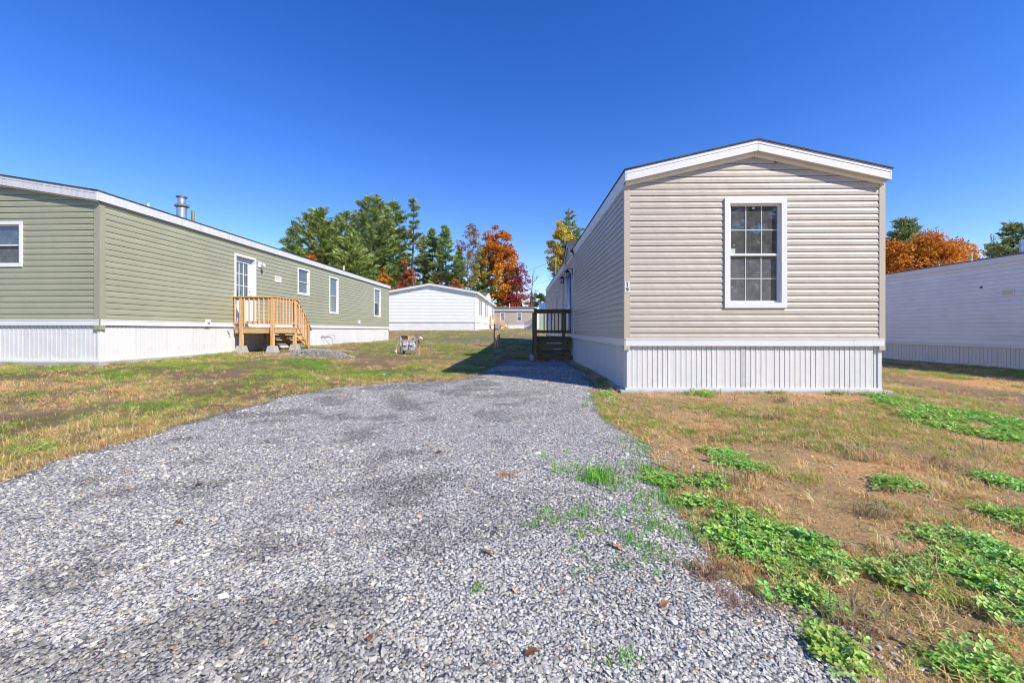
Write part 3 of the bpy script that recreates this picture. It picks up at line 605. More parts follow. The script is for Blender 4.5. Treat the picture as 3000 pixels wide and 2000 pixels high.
def siding(h, mp, length, ztop, mat, openings, gable=False, joined=False, seed=0, u_start=0.0, piece=3.66, holes_sub=None):
    """clapboard courses; each a plank of its own, cut round the openings"""
    r = random.Random(seed); c = h.course; z0 = h.z['trim1']; n = int(math.ceil((ztop+(h.slope*h.W/2 if gable else 0)-z0)/c)); J = MB()
    prof = [(0.0, -.014), (0.0, .0135), (.48, .0128), (.54, .0120), (.74, .0050), (.955, .003), (.955, -.014), (1.0, -.014)]
    for k in range(n):
        zb = z0+k*c
        cuts = [u_start]; x = r.uniform(.8, piece)
        while x < length-.5: cuts.append(u_start+x); x += piece*r.choice((1, .75, 1))
        cuts.append(u_start+length)
        for j in range(len(cuts)-1):
            off = .0009*((j+k) % 2); lv = [(zb+p*c, d+off*(d > 0)) for p, d in prof]
            ex = sorted(set([o[2] for o in openings]+[o[3] for o in openings])); out = []; us = sorted(set(q for o in openings if o[2] < zb+c and o[3] > zb for q in o[:2]))
            for i in range(len(lv)-1):
                (za, da), (zc, dc) = lv[i], lv[i+1]; ks = [za]+[e for e in ex if za < e < zc]+[zc]
                for q in range(len(ks)-1):
                    f = lambda zz: da+(dc-da)*((zz-za)/(zc-za) if zc > za else 0)
                    if zc > za: out.append((ks[q], f(ks[q]), ks[q+1], f(ks[q+1])))
                    else: out.append((za, da, zc, dc))
            mb = MB()
            for (za, da, zc, dc) in out:
                top = ztop if not gable else 1e9
                if za >= top-1e-6: continue
                if zc > top: dc = da+(dc-da)*(top-za)/(zc-za); zc = top
                iv = [(cuts[j], cuts[j+1])]; zm = (za+zc)/2
                for (a, b, lo, hi) in openings:
                    if lo-1e-6 < zm < hi+1e-6:
                        nv = []
                        for (p, q) in iv:
                            if b <= p or a >= q: nv.append((p, q)); continue
                            if a > p: nv.append((p, a))
                            if b < q: nv.append((b, q))
                        iv = nv
                iv = [(k0, k1) for (p, q) in iv for k0, k1 in zip([p]+[x_ for x_ in us if p < x_ < q], [x_ for x_ in us if p < x_ < q]+[q])]
                for (p, q) in iv:
                    pa, qa, pc, qc = p, q, p, q
                    if gable:
                        la = max(0, (za-ztop)/h.slope); lc = max(0, (zc-ztop)/h.slope)
                        pa, qa, pc, qc = max(p, la), min(q, h.W-la), max(p, lc), min(q, h.W-lc)
                        if pa >= qa: continue
                        if pc >= qc: pc = qc = min(max((pa+qa)/2, pa), qa)
                    mb.add([mp(pa, za, da), mp(qa, za, da), mp(qc, zc, dc), mp(pc, zc, dc)], [(0, 1, 2, 3)])
            if not mb.v: continue
            if joined: J.add(mb.v, mb.f)
            else:
                for isl in (islands(mb) if us else [mb]): isl.build('siding_plank', mat, h.root)
    if joined and J.v: tagit(J.build('siding', mat, h.root), kind='stuff')
def skirting(h, mp, length, mat, gaps=(), joined=False, vents=(), rib=.083, nrib=9):
    z0, z1 = h.z['slab']+.012, h.z['skirt1']+.004; pw = rib*nrib+.05; D = -.028; J = MB(); x = 0; base = None; vents_done = False
    gd_ = -.003 if joined else -.008
    def panel(u0, w):
        mb = MB(); pts = [(0, 0)]; u = .03
        while u+rib <= w+.001:
            pts += [(u, 0), (u+.001, gd_), (u+.006, gd_), (u+.0075, .005), (u+.030, .005), (u+.034, 0)]; u += rib
        pts.append((w-.0015, 0))
        for i in range(len(pts)-1):
            (a, da), (b, db) = pts[i], pts[i+1]
            mb.add([mp(u0+a, z0, D+da), mp(u0+b, z0, D+db), mp(u0+b, z1, D+db), mp(u0+a, z1, D+da)], [(0, 1, 2, 3)])
        return mb
    full = None; k = 0
    while x < length-.01:
        w = min(pw, length-x); mb = panel(x, w)
        if joined: J.add(mb.v, mb.f)
        elif w < pw-.01 or full is None:
            o = mb.build('skirting_panel', mat, h.root)
            if w >= pw-.01: full = (o, x)
        else:
            o = full[0].copy(); COL.objects.link(o); d = Vector(mp(x, 0, 0))-Vector(mp(full[1], 0, 0)); o.location = d
        x += w
    if joined: tagit(J.build('skirting', mat, h.root), kind='stuff')
    else:
        b = MB(); wbox(b, mp, .0, length, h.z['slab'], h.z['slab']+.035, D-.005, D+.022); b.build('bottom_rail', mat, h.root)
    for u in vents:   # perforated strip
        mb = MB(); wbox(mb, mp, u-.03, u+.03, z0+.03, z1-.02, D, D+.007)
        v = mb.build('vent_strip', mat, h.root); hb = MB(); z = z0+.05; row = 0
        while z < z1-.04:
            for q in range(3): uu = u-.018+q*.018+(.009 if row % 2 else 0)-.004; wbox(hb, mp, uu-.004, uu+.004, z-.005, z+.005, D+.0055, D+.0085)
            z += .018; row += 1
        tagit(hb.build('vent_holes', M['boxgrey'], v), kind='stuff')
def window(h, mp, r, tw=.05, td=.03, grid=None, screen=True, split=.48, name='window', sill=False, mats=None, recess=.03):
    """trim frame (the window) with sashes, panes and glazing bars as sub-parts; r = outer trim rectangle"""
    u0, u1, z0, z1 = r; mt = M['trimwhite']; mb = MB()
    def ring(mb, a0, a1, b0, b1, w, d0, d1):
        # mitred frame
        for (pa, pb, pc, pd) in (((a0,b0),(a1,b0),(a1-w,b0+w),(a0+w,b0+w)), ((a1,b0),(a1,b1),(a1-w,b1-w),(a1-w,b0+w)), ((a1,b1),(a0,b1),(a0+w,b1-w),(a1-w,b1-w)), ((a0,b1),(a0,b0),(a0+w,b0+w),(a0+w,b1-w))):
            mb.hexa([mp(*pa,d0), mp(*pb,d0), mp(*pc,d0), mp(*pd,d0), mp(*pa,d1), mp(*pb,d1), mp(*pc,d1), mp(*pd,d1)])
    ring(mb, u0, u1, z0, z1, tw, -.06, td)
    f = mb.build(name, mt, h.root)
    i0, i1, j0, j1 = u0+tw, u1-tw, z0+tw, z1-tw; jm = j0+(j1-j0)*split; sw = .032 if tw > .07 else .024
    s1 = MB(); ring(s1, i0, i1, jm-.012, j1, sw, -recess-.045, -recess+.018); s1.build('sash', mt, f)
    s2 = MB(); ring(s2, i0, i1, j0, jm+.012, sw, -recess-.052, -recess+.004); s2.build('sash', mt, f)
    for (a, b, dd, mat) in ((jm-.012+sw, j1-sw, -recess-.012, M['glass']), (j0+sw, jm+.012-sw, -recess-.022, M['screen'] if screen else M['glass'])):
        p = MB(); wbox(p, mp, i0+sw-.004, i1-sw+.004, a-.004, b+.004, dd-.008, dd); p.build('pane', mat, f)
        if grid:
            nx, nz = grid; wu = (i1-i0-2*sw)
            for q in range(1, nx): g = MB(); uu = i0+sw+wu*q/nx; wbox(g, mp, uu-.008, uu+.008, a, b, dd+.0015, dd+.006); g.build('glazing_bar', M['muntin'], f)
            for q in range(1, nz): g = MB(); zz = a+(b-a)*q/nz; wbox(g, mp, i0+sw, i1-sw, zz-.008, zz+.008, dd+.002, dd+.0065); g.build('glazing_bar', M['muntin'], f)
    bk = MB(); wbox(bk, mp, u0+.01, u1-.01, z0+.01, z1-.01, -.13, -.10); bk.build('backing', M['black'], f)
    return f, (i0+sw, i1-sw, jm-.012+sw, j1-sw)
def gable_home(h, side_open=(), front_open=(), joined=False, ov=.12, eo=.03, fh=.18, post=.08, front_on=True, fascia_mat='white', posts_far=True, vents=(), piece=3.66, skirt_rib=.083, skirt_n=9, core_in=.14):
    z = h.z; W, L = h.W, h.L; sl = h.slope; P = h.P; zev = z['eave']; wm = h.m['siding']; fm = M[fascia_mat]
    # slab
    mb = MB(); e = .10; mb.hexa([P(-e,-e,z['slab']-.35), P(W+e,-e,z['slab']-.35), P(W+e,L+e,z['slab']-.35), P(-e,L+e,z['slab']-.35), P(-e,-e,z['slab']), P(W+e,-e,z['slab']), P(W+e,L+e,z['slab']), P(-e,L+e,z['slab'])])
    mb.build('slab', M['concrete'], h.root, bevel=.012)
    # inner wall (closed), behind the cladding
    i = core_in; mb = MB(); zt = zev+.02
    pr = [P(i,i,z['slab']), P(W-i,i,z['slab']), P(W-i,i,zt), P(W/2,i,zt+sl*(W/2-i)), P(i,i,zt), P(i,L-i,z['slab']), P(W-i,L-i,z['slab']), P(W-i,L-i,zt), P(W/2,L-i,zt+sl*(W/2-i)), P(i,L-i,zt)]
    mb.add(pr, [(0,1,2,3,4),(9,8,7,6,5),(0,5,6,1),(1,6,7,2),(2,7,8,3),(3,8,9,4),(4,9,5,0)]); mb.build('wall', wm, h.root)
    # the two walls nobody sees from here: plain cladding
    mb = MB(); mb.hexa([P(W-.02,0,z['skirt1']), P(W,0,z['skirt1']), P(W,L,z['skirt1']), P(W-.02,L,z['skirt1']), P(W-.02,0,zev+.03), P(W,0,zev+.03), P(W,L,zev+.03), P(W-.02,L,zev+.03)]); mb.build('rear_wall', wm, h.root)
    mb = MB(); mb.hexa([P(W-.05,.02,z['slab']), P(W-.03,.02,z['slab']), P(W-.03,L-.03,z['slab']), P(W-.05,L-.03,z['slab']), P(W-.05,.02,z['skirt1']), P(W-.03,.02,z['skirt1']), P(W-.03,L-.03,z['skirt1']), P(W-.05,L-.03,z['skirt1'])]); mb.build('rear_skirting', M['skirt'], h.root)
    mb = MB(); q = [P(0,L-.02,z['slab']), P(W,L-.02,z['slab']), P(W,L-.02,zev), P(W/2,L-.02,zev+sl*W/2), P(0,L-.02,zev)]; q2 = [P(0,L,z['slab']), P(W,L,z['slab']), P(W,L,zev), P(W/2,L,zev+sl*W/2), P(0,L,zev)]
    mb.add(q+q2, [(0,1,2,3,4),(9,8,7,6,5),(0,5,6,1),(1,6,7,2),(2,7,8,3),(3,8,9,4),(4,9,5,0)]); mb.build('end_wall', wm, h.root)
    # visible walls
    walls = [('side', h.side, L, list(side_open), False)]
    if front_on: walls.append(('front', h.front, W, list(front_open), True))
    for nm, mp, ln, ops, gab in walls:
        siding(h, mp, ln, zev, wm, ops, gab, joined, seed=len(nm)+int(h.C.x*10), piece=piece)
        skirting(h, mp, ln, M['white_vinyl'] if joined else M['skirt'], joined=joined, vents=vents if nm == 'front' else (), rib=skirt_rib, nrib=skirt_n)
        mb = MB(); x = 0
        while x < ln-.01:      # white trim band in lengths
            w = min(3.66, ln-x); t = MB(); wbox(t, mp, x+.001, x+w-.001, z['skirt1'], z['trim1'], -.03, .022); wbox(t, mp, x+.001, x+w-.001, z['trim1']-.014, z['trim1']+.006, .0221, .028)
            if joined: mb.add(t.v, t.f)
            else: t.build('trim_band', M['white'], h.root)
            x += w
        if joined: mb.build('trim_band', M['white'], h.root)
    # corner posts
    spots = [(0, 0, 1, 1)]
    if front_on: spots.append((W, 0, -1, 1))
    spots.append((0, L, 1, -1))
    for (a, b, sa, sb) in spots:
        mb = MB(); t = .02; p0, p1 = z['post0'], zev+.02; F = post
        mb.hexa([P(a-sa*t, b-sb*t, p0), P(a+sa*F, b-sb*t, p0), P(a+sa*F, b+sb*.0, p0), P(a-sa*t, b, p0), P(a-sa*t, b-sb*t, p1), P(a+sa*F, b-sb*t, p1), P(a+sa*F, b, p1), P(a-sa*t, b, p1)])
        mb.hexa([P(a-sa*t, b+sb*.0005, p0), P(a, b+sb*.0005, p0), P(a, b+sb*F, p0), P(a-sa*t, b+sb*F, p0), P(a-sa*t, b+sb*.0005, p1), P(a, b+sb*.0005, p1), P(a, b+sb*F, p1), P(a-sa*t, b+sb*F, p1)])
        mb.build('corner_post', h.m['post'], h.root)
        mb = MB(); mb.hexa([P(a+sa*.012, b+sb*.012, z['slab']), P(a+sa*.07, b+sb*.012, z['slab']), P(a+sa*.07, b+sb*.07, z['slab']), P(a+sa*.012, b+sb*.07, z['slab']), P(a+sa*.012, b+sb*.012, z['skirt1']), P(a+sa*.07, b+sb*.012, z['skirt1']), P(a+sa*.07, b+sb*.07, z['skirt1']), P(a+sa*.012, b+sb*.07, z['skirt1'])])
        mb.build('skirting_corner', M['skirt'], h.root)
    # fascias: two boards on the visible gable, one along each eave; soffit; frieze
    f1 = z['roof']; f0 = f1-fh
    def slopeboard(nm, a0, a1, bb0, bb1, lo, hi, mat, bev=.004):
        zz = lambda a: sl*min(a, W-a); mb = MB()
        mb.hexa([P(a0,bb0,lo+zz(a0)), P(a1,bb0,lo+zz(a1)), P(a1,bb1,lo+zz(a1)), P(a0,bb1,lo+zz(a0)), P(a0,bb0,hi+zz(a0)), P(a1,bb0,hi+zz(a1)), P(a1,bb1,hi+zz(a1)), P(a0,bb1,hi+zz(a0))])
        return mb.build(nm, mat, h.root, bevel=bev)
    for (b0, b1, s) in ((-ov-.02, -ov, 1), (L+ov, L+ov+.02, -1)):
        if s == 1 and not front_on: pass
        for (a0, a1) in ((-eo, W/2-.001), (W/2+.001, W+eo)):
            slopeboard('gable_fascia', a0, a1, b0, b1, f0, f1, fm)
            slopeboard('gable_fascia_cap', a0, a1, b0-.006*s, b0, f1-.055, f1-.048, fm, 0) if s == 1 else None
            slopeboard('gable_soffit', a0, a1, min(b0, 0 if s == 1 else L)+.021*(s == 1), (0 if s == 1 else b0), f0+.025, f0+.035, fm, 0)
            if s == 1: slopeboard('gable_frieze', max(a0, .0), min(a1, W), -.030, .0, zev-.01, f0+.024, M['white_old'], 0)
    for (a0, a1) in ((-eo-.02, -eo), (W+eo, W+eo+.02)):
        zz = sl*-eo; mb = MB(); mb.hexa([P(a0,-ov-.02,f0+zz), P(a1,-ov-.02,f0+zz), P(a1,L+ov,f0+zz), P(a0,L+ov,f0+zz), P(a0,-ov-.02,f1+zz), P(a1,-ov-.02,f1+zz), P(a1,L+ov,f1+zz), P(a0,L+ov,f1+zz)])
        mb.build('eave_fascia', fm, h.root, bevel=.004)
    for s in (0, 1):
        a0, a1 = (-eo, .0) if s == 0 else (W, W+eo); mb = MB(); zz = f0+.02-sl*eo
        mb.hexa([P(a0,0,zz), P(a1,0,zz), P(a1,L,zz), P(a0,L,zz), P(a0,0,zz+.012), P(a1,0,zz+.012), P(a1,L,zz+.012), P(a0,L,zz+.012)]); mb.build('eave_soffit', fm, h.root)
    # frieze at the top of the side wall, and roof planes with a dark shingle edge
    mb = MB(); wbox(mb, h.side, .02, L-.02, zev-.01, f0+.03, -.02, .0245); mb.build('side_frieze', M['white_old'] if not joined else M['white'], h.root)
    for (a0, a1) in ((-eo-.035, W/2), (W/2, W+eo+.035)):
        zz = lambda a: f1+sl*min(a, W-a); mb = MB(); b0, b1 = -ov-.035, L+ov+.03
        mb.hexa([P(a0,b0,zz(a0)+.001), P(a1,b0,zz(a1)+.001), P(a1,b1,zz(a1)+.001), P(a0,b1,zz(a0)+.001), P(a0,b0,zz(a0)+.022), P(a1,b0,zz(a1)+.022), P(a1,b1,zz(a1)+.022), P(a0,b1,zz(a0)+.022)])
        mb.build('roof', h.m['roof'], h.root)

def vent_hood(h, mp, r, mat_in, name='wall_vent'):
    u0, u1, z0, z1 = r; mb = MB(); w = (z1-z0)*.16
    for (a, b, c, d) in ((u0,u1,z0,z0+w), (u0,u1,z1-w,z1), (u0,u0+w,z0+w,z1-w), (u1-w,u1,z0+w,z1-w)): wbox(mb, mp, a, b, c, d, .004, .032)
    v = mb.build(name, M['trimwhite'], h.root); q = MB(); wbox(q, mp, u0+w*.8, u1-w*.8, z0+w*.8, z1-w*.8, .004, .019); q.build('flap', mat_in, v); return v

# --- beige home, number 19
Dp = 6.94
beige = House('mobile_home', 'beige clapboard mobile home numbered 19 with white ribbed skirting', ((1829-CX)/FPX*Dp+.02, Dp+.02), (1,-.016), (.016,1), 4.15, 20.0,
    dict(slab=.035, skirt1=.75, trim1=.861, post0=.683, eave=3.355, roof=3.57), .2256, dict(siding=M['beige'], post=M['beige_post'], roof=M['shingle']), .1016)
fw = beige.rect('front', 2121, 581.5, 2302, 902)
doorB = (6.84, 7.93, .862, 2.93)
bw = [(8.98, 10.0, 1.05, 2.85), (11.85, 12.75, 1.75, 2.85), (14.6, 15.3, 1.45, 2.85), (17.0, 17.75, 1.45, 2.85)]
shr = lambda r, t: (r[0]+t, r[1]-t, r[2]+t, r[3]-t)
gable_home(beige, [shr(doorB, .02)]+[shr(b, .02) for b in bw], [shr(fw, .05)], ov=.11, eo=.012, fh=.175, post=.075, vents=(2.13-.24+.03,))
f, gl = window(beige, beige.front, fw, tw=.085, td=.036, grid=(3, 2), split=.485)
u0, u1, z0, z1 = gl
q = MB(); wbox(q, beige.front, u0, u0+.085, z0, z0+.085, -.0405, -.0395); q.build('sticker', M['sticker'], f)
q = MB(); wbox(q, beige.front, (u0+u1)/2-.022, (u0+u1)/2+.022, z1-.045, z1-.01, -.0405, -.0395); q.build('sticker', M['sticker'], f)
q = MB(); wbox(q, beige.front, u0+.06, u0+.075, z0+.135, z0+.15, -.0405, -.0395); q.build('sticker', M['sticker'], f)
q = MB(); wbox(q, beige.front, u0+.03, u0+.045, z0-.55, z0-.535, -.0505, -.0495); q.build('sticker', M['sticker'], f)
for b in bw: window(beige, beige.side, b, tw=.05, td=.03)
# entry door on the shaded side
def slab_door(h, r, mat, name, lites=None, hinge_hi=True, recess=.02):
    u0, u1, z0, z1 = r; tw = .06; mp = h.side; mb = MB()
    for (a, b, c, d) in ((u0,u0+tw,z0,z1), (u1-tw,u1,z0,z1), (u0+tw,u1-tw,z1-tw,z1)): wbox(mb, mp, a, b, c, d, -.13, .032)
    wbox(mb, mp, u0+tw, u1-tw, z0, z0+.025, -.13, .05)
    fr = mb.build('door_frame', M['trimwhite'], h.root)
    a0, a1, c0, c1 = u0+tw, u1-tw, z0+.025, z1-tw
    d = MB()
    if lites:
        l0, l1, m0, m1 = a0+.14, a1-.14, c0+(c1-c0)*.42, c1-.14
        for (a, b, c, e) in ((a0,l0,c0,c1), (l1,a1,c0,c1), (l0,l1,c0,m0), (l0,l1,m1,c1)): wbox(d, mp, a+.001, b-.001, c, e, -recess-.045, -recess)
    else:
        wbox(d, mp, a0, a1, c0, c1, -recess-.045, -recess)
        for (p0, p1) in ((.08, .42), (.50, .92)):
            for k in range(2):
                aa = a0+.1+k*(a1-a0-.1)/2; wbox(d, mp, aa, aa+(a1-a0)/2-.15, c0+(c1-c0)*p0, c0+(c1-c0)*p1, -recess-.02, -recess+.008)
    o = d.build('door', mat, h.root, bevel=.003)
    if lites:
        p = MB(); wbox(p, mp, l0, l1, m0, m1, -recess-.03, -recess-.018); p.build('pane', M['glass'], o)
        g = MB()
        for (a, b, c, e) in ((l0-.02,l0+.012,m0-.02,m1+.02), (l1-.012,l1+.02,m0-.02,m1+.02), (l0+.012,l1-.012,m0-.02,m0+.012), (l0+.012,l1-.012,m1-.012,m1+.02)): wbox(g, mp, a, b, c, e, -recess-.002, -recess+.012)
        g.build('pane_moulding', M['trimwhite'], o)
        for k in (1, 2):
            g = MB(); uu = l0+(l1-l0)*k/3; wbox(g, mp, uu-.01, uu+.01, m0, m1, -recess-.017, -recess-.004); g.build('glazing_bar', M['trimwhite'], o)
            g = MB(); zz = m0+(m1-m0)*k/3; wbox(g, mp, l0, l1, zz-.01, zz+.01, -recess-.0165, -recess-.0035); g.build('glazing_bar', M['trimwhite'], o)
    k = MB(); ku = a1-.07 if hinge_hi else a0+.07; c = Vector(mp(ku, c0+.95, -recess)); e = Vector(mp(ku, c0+.95, -recess+.05))
    k.tube([c, e, e+(e-c)*.3], [.012, .012, .026], 10); c2 = Vector(mp(ku, c0+1.09, -recess)); k.tube([c2, c2+(e-c)*.4], .026, 10)
    k.build('door_handle', M['galv'], o)
    return o
slab_door(beige, doorB, M['bluedoor'], 'door', recess=-.075)
def entry_gable(h, b0, b1, zpk, zb, mat, joined=False):
    """small cross gable over the entry"""
    P = h.P; bm_ = (b0+b1)/2; back = (zpk-h.z['roof'])/h.slope+.05; e = -.05
    mb = MB(); mb.add([P(e,b0,zb), P(e,b1,zb), P(e,bm_,zpk-.06), P(back,bm_,zpk-.06), P(.1,b0,zb), P(.1,b1,zb)], [(0,1,2),(0,2,3,4),(1,5,3,2),(0,4,5,1)])
    g = mb.build('entry_gable', mat, h.root)
    k = 0
    zz = zb+.03
    while zz < zpk-.12:      # courses in the little gable
        t = (zz-zb)/(zpk-.06-zb); w = (bm_-b0)*(1-t)-.02; t2 = min(1, (zz+h.course-zb)/(zpk-.06-zb)); w2 = max(.01, (bm_-b0)*(1-t2)-.02)
        m2 = MB(); m2.add([P(e-.014,bm_-w,zz), P(e-.014,bm_+w,zz), P(e-.003,bm_+w2,zz+h.course), P(e-.003,bm_-w2,zz+h.course), P(e,bm_-w,zz), P(e,bm_+w,zz)], [(0,1,2,3),(0,4,5,1)]); m2.build('siding_plank', mat, g); zz += h.course
    for s in (0, 1):
        bA, bB = (b0-.08, bm_) if s == 0 else (b1+.08, bm_); zA = zb-.03; zB = zpk
        m3 = MB(); m3.hexa([P(e-.05,bA,zA-.12), P(e-.03,bA,zA-.12), P(e-.03,bB,zB-.12), P(e-.05,bB,zB-.12), P(e-.05,bA,zA+.02), P(e-.03,bA,zA+.02), P(e-.03,bB,zB+.02), P(e-.05,bB,zB+.02)]); m3.build('gable_fascia', M['white'], g)
        m4 = MB(); m4.add([P(e-.08,bA,zA+.022), P(e-.08,bB,zB+.022), P(back,bB,zB+.022), P(.15,bA,zA+.022), P(e-.08,bA,zA+.045), P(e-.08,bB,zB+.045), P(back,bB,zB+.045), P(.15,bA,zA+.045)], [(0,1,2,3),(7,6,5,4),(0,4,5,1),(0,3,7,4)]); m4.build('roof_plane', h.m['roof'], g)
    return g
entry_gable(beige, 6.35, 8.65, 4.0, 3.42, M['beige'])
for b in (6.42, 8.58):      # white vertical trims either side of the entry
    mb = MB(); wbox(mb, beige.side, b-.035, b+.035, .78, 3.42, .0, .034); mb.build('entry_trim', M['white'], beige.root)
def lantern(h, b, z):
    P = h.P; c = lambda d, dz: Vector(P(-d, b, z+dz))
    mb = MB(); wbox(mb, h.side, b-.05, b+.05, z+.10, z+.30, .0, .03); mb.tube([c(.03, .24), c(.09, .30), c(.17, .29), c(.19, .22)], .011, 8)
    mb.lathe(c(.19, 0), [(.085, 0), (.085, .015), (.07, .02)], 6); mb.lathe(c(.19, .17), [(.10, 0), (.10, .012), (.06, .06), (.03, .075), (.02, .10)], 6)
    for k in range(6): t = math.pi*k/3; mb.tube([c(.19, .015)+Vector((.068*math.cos(t), .068*math.sin(t), 0)), c(.19, .17)+Vector((.085*math.cos(t), .085*math.sin(t), 0))], .007, 5)
    o = mb.build('wall_lantern', M['black'], h.root); g = MB(); g.lathe(c(.19, .02), [(.06, 0), (.074, .15)], 6); g.build('lamp_glass', M['lampglass'], o)
lantern(beige, 6.66, 2.68); lantern(beige, 8.30, 2.68)
# number plate 19 on the corner post
def number_plate(h):
    F = lambda u, z, d=.0: h.front(u, z, .02+d); uc = .028; zc = 1.0+(968-841)*.00555
    mb = MB(); wbox(mb, F, uc-.037, uc+.037, zc-.085, zc+.085, .0005, .004); pl = mb.build('number_plate', M['trimwhite'], h.root)
    d = MB(); z = zc+.042; wbox(d, F, uc-.0075, uc+.0085, z-.034, z+.034, .0042, .0062); wbox(d, F, uc-.020, uc-.0076, z-.034, z-.026, .0042, .0062); wbox(d, F, uc+.0086, uc+.021, z-.034, z-.026, .0042, .0062)
    d.hexa([F(uc-.021, z+.016, .0042), F(uc-.0076, z+.022, .0042), F(uc-.0076, z+.022, .0062), F(uc-.021, z+.016, .0062), F(uc-.021, z+.023, .0042), F(uc-.0076, z+.033, .0042), F(uc-.0076, z+.033, .0062), F(uc-.021, z+.023, .0062)])
    d.build('digit', M['numblack'], pl)
    d = MB(); z = zc-.042; n = 22
    def strip(pts):   # list of (u,z,half width normal)
        for i in range(len(pts)-1):
            (a, b, w0), (c, e, w1) = pts[i], pts[i+1]; t = Vector((c-a, e-b)).normalized(); nn = Vector((-t.y, t.x))
            p = [(a+nn.x*w0, b+nn.y*w0), (a-nn.x*w0, b-nn.y*w0), (c-nn.x*w1, e-nn.y*w1), (c+nn.x*w1, e+nn.y*w1)]
            d.hexa([F(*k, .0042) for k in p]+[F(*k, .0062+.00002*i) for k in p])
    strip([(uc+.0145*math.cos(t), z+.014+.016*math.sin(t), .0045+.0035*abs(math.cos(t))) for t in [2*math.pi*i/n for i in range(n+1)]])
    strip([(uc+.0150, z+.014, .0075), (uc+.0155, z+.0, .0072), (uc+.013, z-.014, .006), (uc+.006, z-.025, .0045), (uc-.005, z-.030, .0035), (uc-.015, z-.027, .004)])
    d.build('digit', M['numblack'], pl)
number_plate(beige)
# roof vents are out of sight on this home

# --- sage green home
Dg = 8.6; gdir = Vector((.0368, 1)).normalized()
green = House('mobile_home', 'sage green clapboard home with streaked white fascia and skirting', ((292-CX)/FPX*Dg-.02, Dg+.02), (-gdir.y, gdir.x), (gdir.x, gdir.y), 7.3, 17.95,
    dict(slab=.375, skirt1=1.106, trim1=1.215, post0=1.016, eave=3.60, roof=3.795), .165, dict(siding=M['green'], post=M['green'], roof=M['shingle']), .1214)
gd = green.rect('side', 685.5, 733, 748, 946); gd = (gd[0], gd[1], 1.115, 3.28)
gw = [green.rect('side', 871, 787, 905, 864), green.rect('side', 964, 812, 990, 919), green.rect('side', 1095, 846, 1114.5, 928)]
gw = [(a, b, (c if i else c), d) for i, (a, b, c, d) in enumerate(gw)]
gf = green.rect('front', -60, 650, 68.5, 782)
gable_home(green, [shr(gd, .02)]+[shr(w, .02) for w in gw], [shr(gf, .02)], ov=.10, eo=.06, fh=.19, post=.10, fascia_mat='fascia_grey', skirt_rib=.095, skirt_n=8)
for w in gw: window(green, green.side, w, tw=.055, td=.03, screen=False)
window(green, green.front, gf, tw=.06, td=.03)
slab_door(green, gd, M['doorwhite'], 'door', lites=(3, 3), recess=.11)
vent_hood(green, green.side, green.rect('side', 804, 809, 822, 827), M['ventbeige'])
# porch light beside the door
def porch_light(h, r):
    u0, u1, z0, z1 = r; mb = MB(); wbox(mb, h.side, u0, u0+.16, z1-.17, z1, .012, .035); mb.tube([h.side(u0+.1, z1-.06, .03), h.side(u0+.1, z1-.04, .12), h.side(u0+.1, z1-.07, .15)], .015, 8)
    c = Vector(h.side(u0+.1, z1-.11, .15)); mb.lathe(c, [(.03, .05), (.05, .035), (.05, .0)], 10)
    o = mb.build('porch_light', M['trimwhite'], h.root); g = MB(); g.lathe(c+Vector((0,0,-.11)), [(.02, 0), (.05, .04), (.048, .109)], 10); g.build('lamp_glass', M['lampglass'], o)
porch_light(green, green.rect('side', 754.5, 769, 771, 792))
r = green.rect('side', 1048.5, 938, 1053, 948.5); mb = MB(); wbox(mb, green.side, r[0], r[1], r[2], r[3], .012, .05); mb.build('outlet_cover', M['trimwhite'], green.root)
r = green.rect('side', 598, 936, 613, 955.5); mb = MB(); wbox(mb, green.side, r[0], r[1], r[2], r[3], .0225, .05); o = mb.build('meter_box', M['trimwhite'], green.root)
mb = MB(); wbox(mb, green.side, r[0]+.05, r[1]-.05, r[2]+.05, r[3]-.05, .051, .055); mb.build('label', M['metergrey'], o); mb = MB(); wbox(mb, green.side, r[1]-.10, r[1]-.055, r[2]+.06, r[2]+.1, .056, .058); mb.build('tag', M['rustred'], o)
u, zz = green.pix('side', 668, 968); mb = MB(); mb.tube([green.side(u, zz, -.03), green.side(u, zz, .10), green.side(u+.02, zz-.04, .14)], .014, 8); c = Vector(green.side(u, zz+.03, .09)); mb.tube([c+Vector((0,0,-.03)), c], .008, 6); mb.lathe(c, [(.03, 0), (.03, .008)], 10); mb.build('hose_spigot', M['cream'], green.root)
# bent pipe stub by the skirting
p = [green.pix('side', x, y) for x, y in ((971,1009),(971.5,990),(973,984),(968,980),(962,979.5),(953,982),(941,983))]
mb = MB(); mb.tube([green.side(u, z, .16-.02*i) for i, (u, z) in enumerate(p)], .016, 8); mb.build('pipe', M['pipegrey'], green.root)
p = [green.pix('side', x, y) for x, y in ((941,983),(948,993),(952,1000),(959,1008),(966,1012))]
mb = MB(); mb.tube([green.side(u, z, .05+.02*i) for i, (u, z) in enumerate(p)], .011, 6); mb.build('cable', M['boxgrey'], green.root)
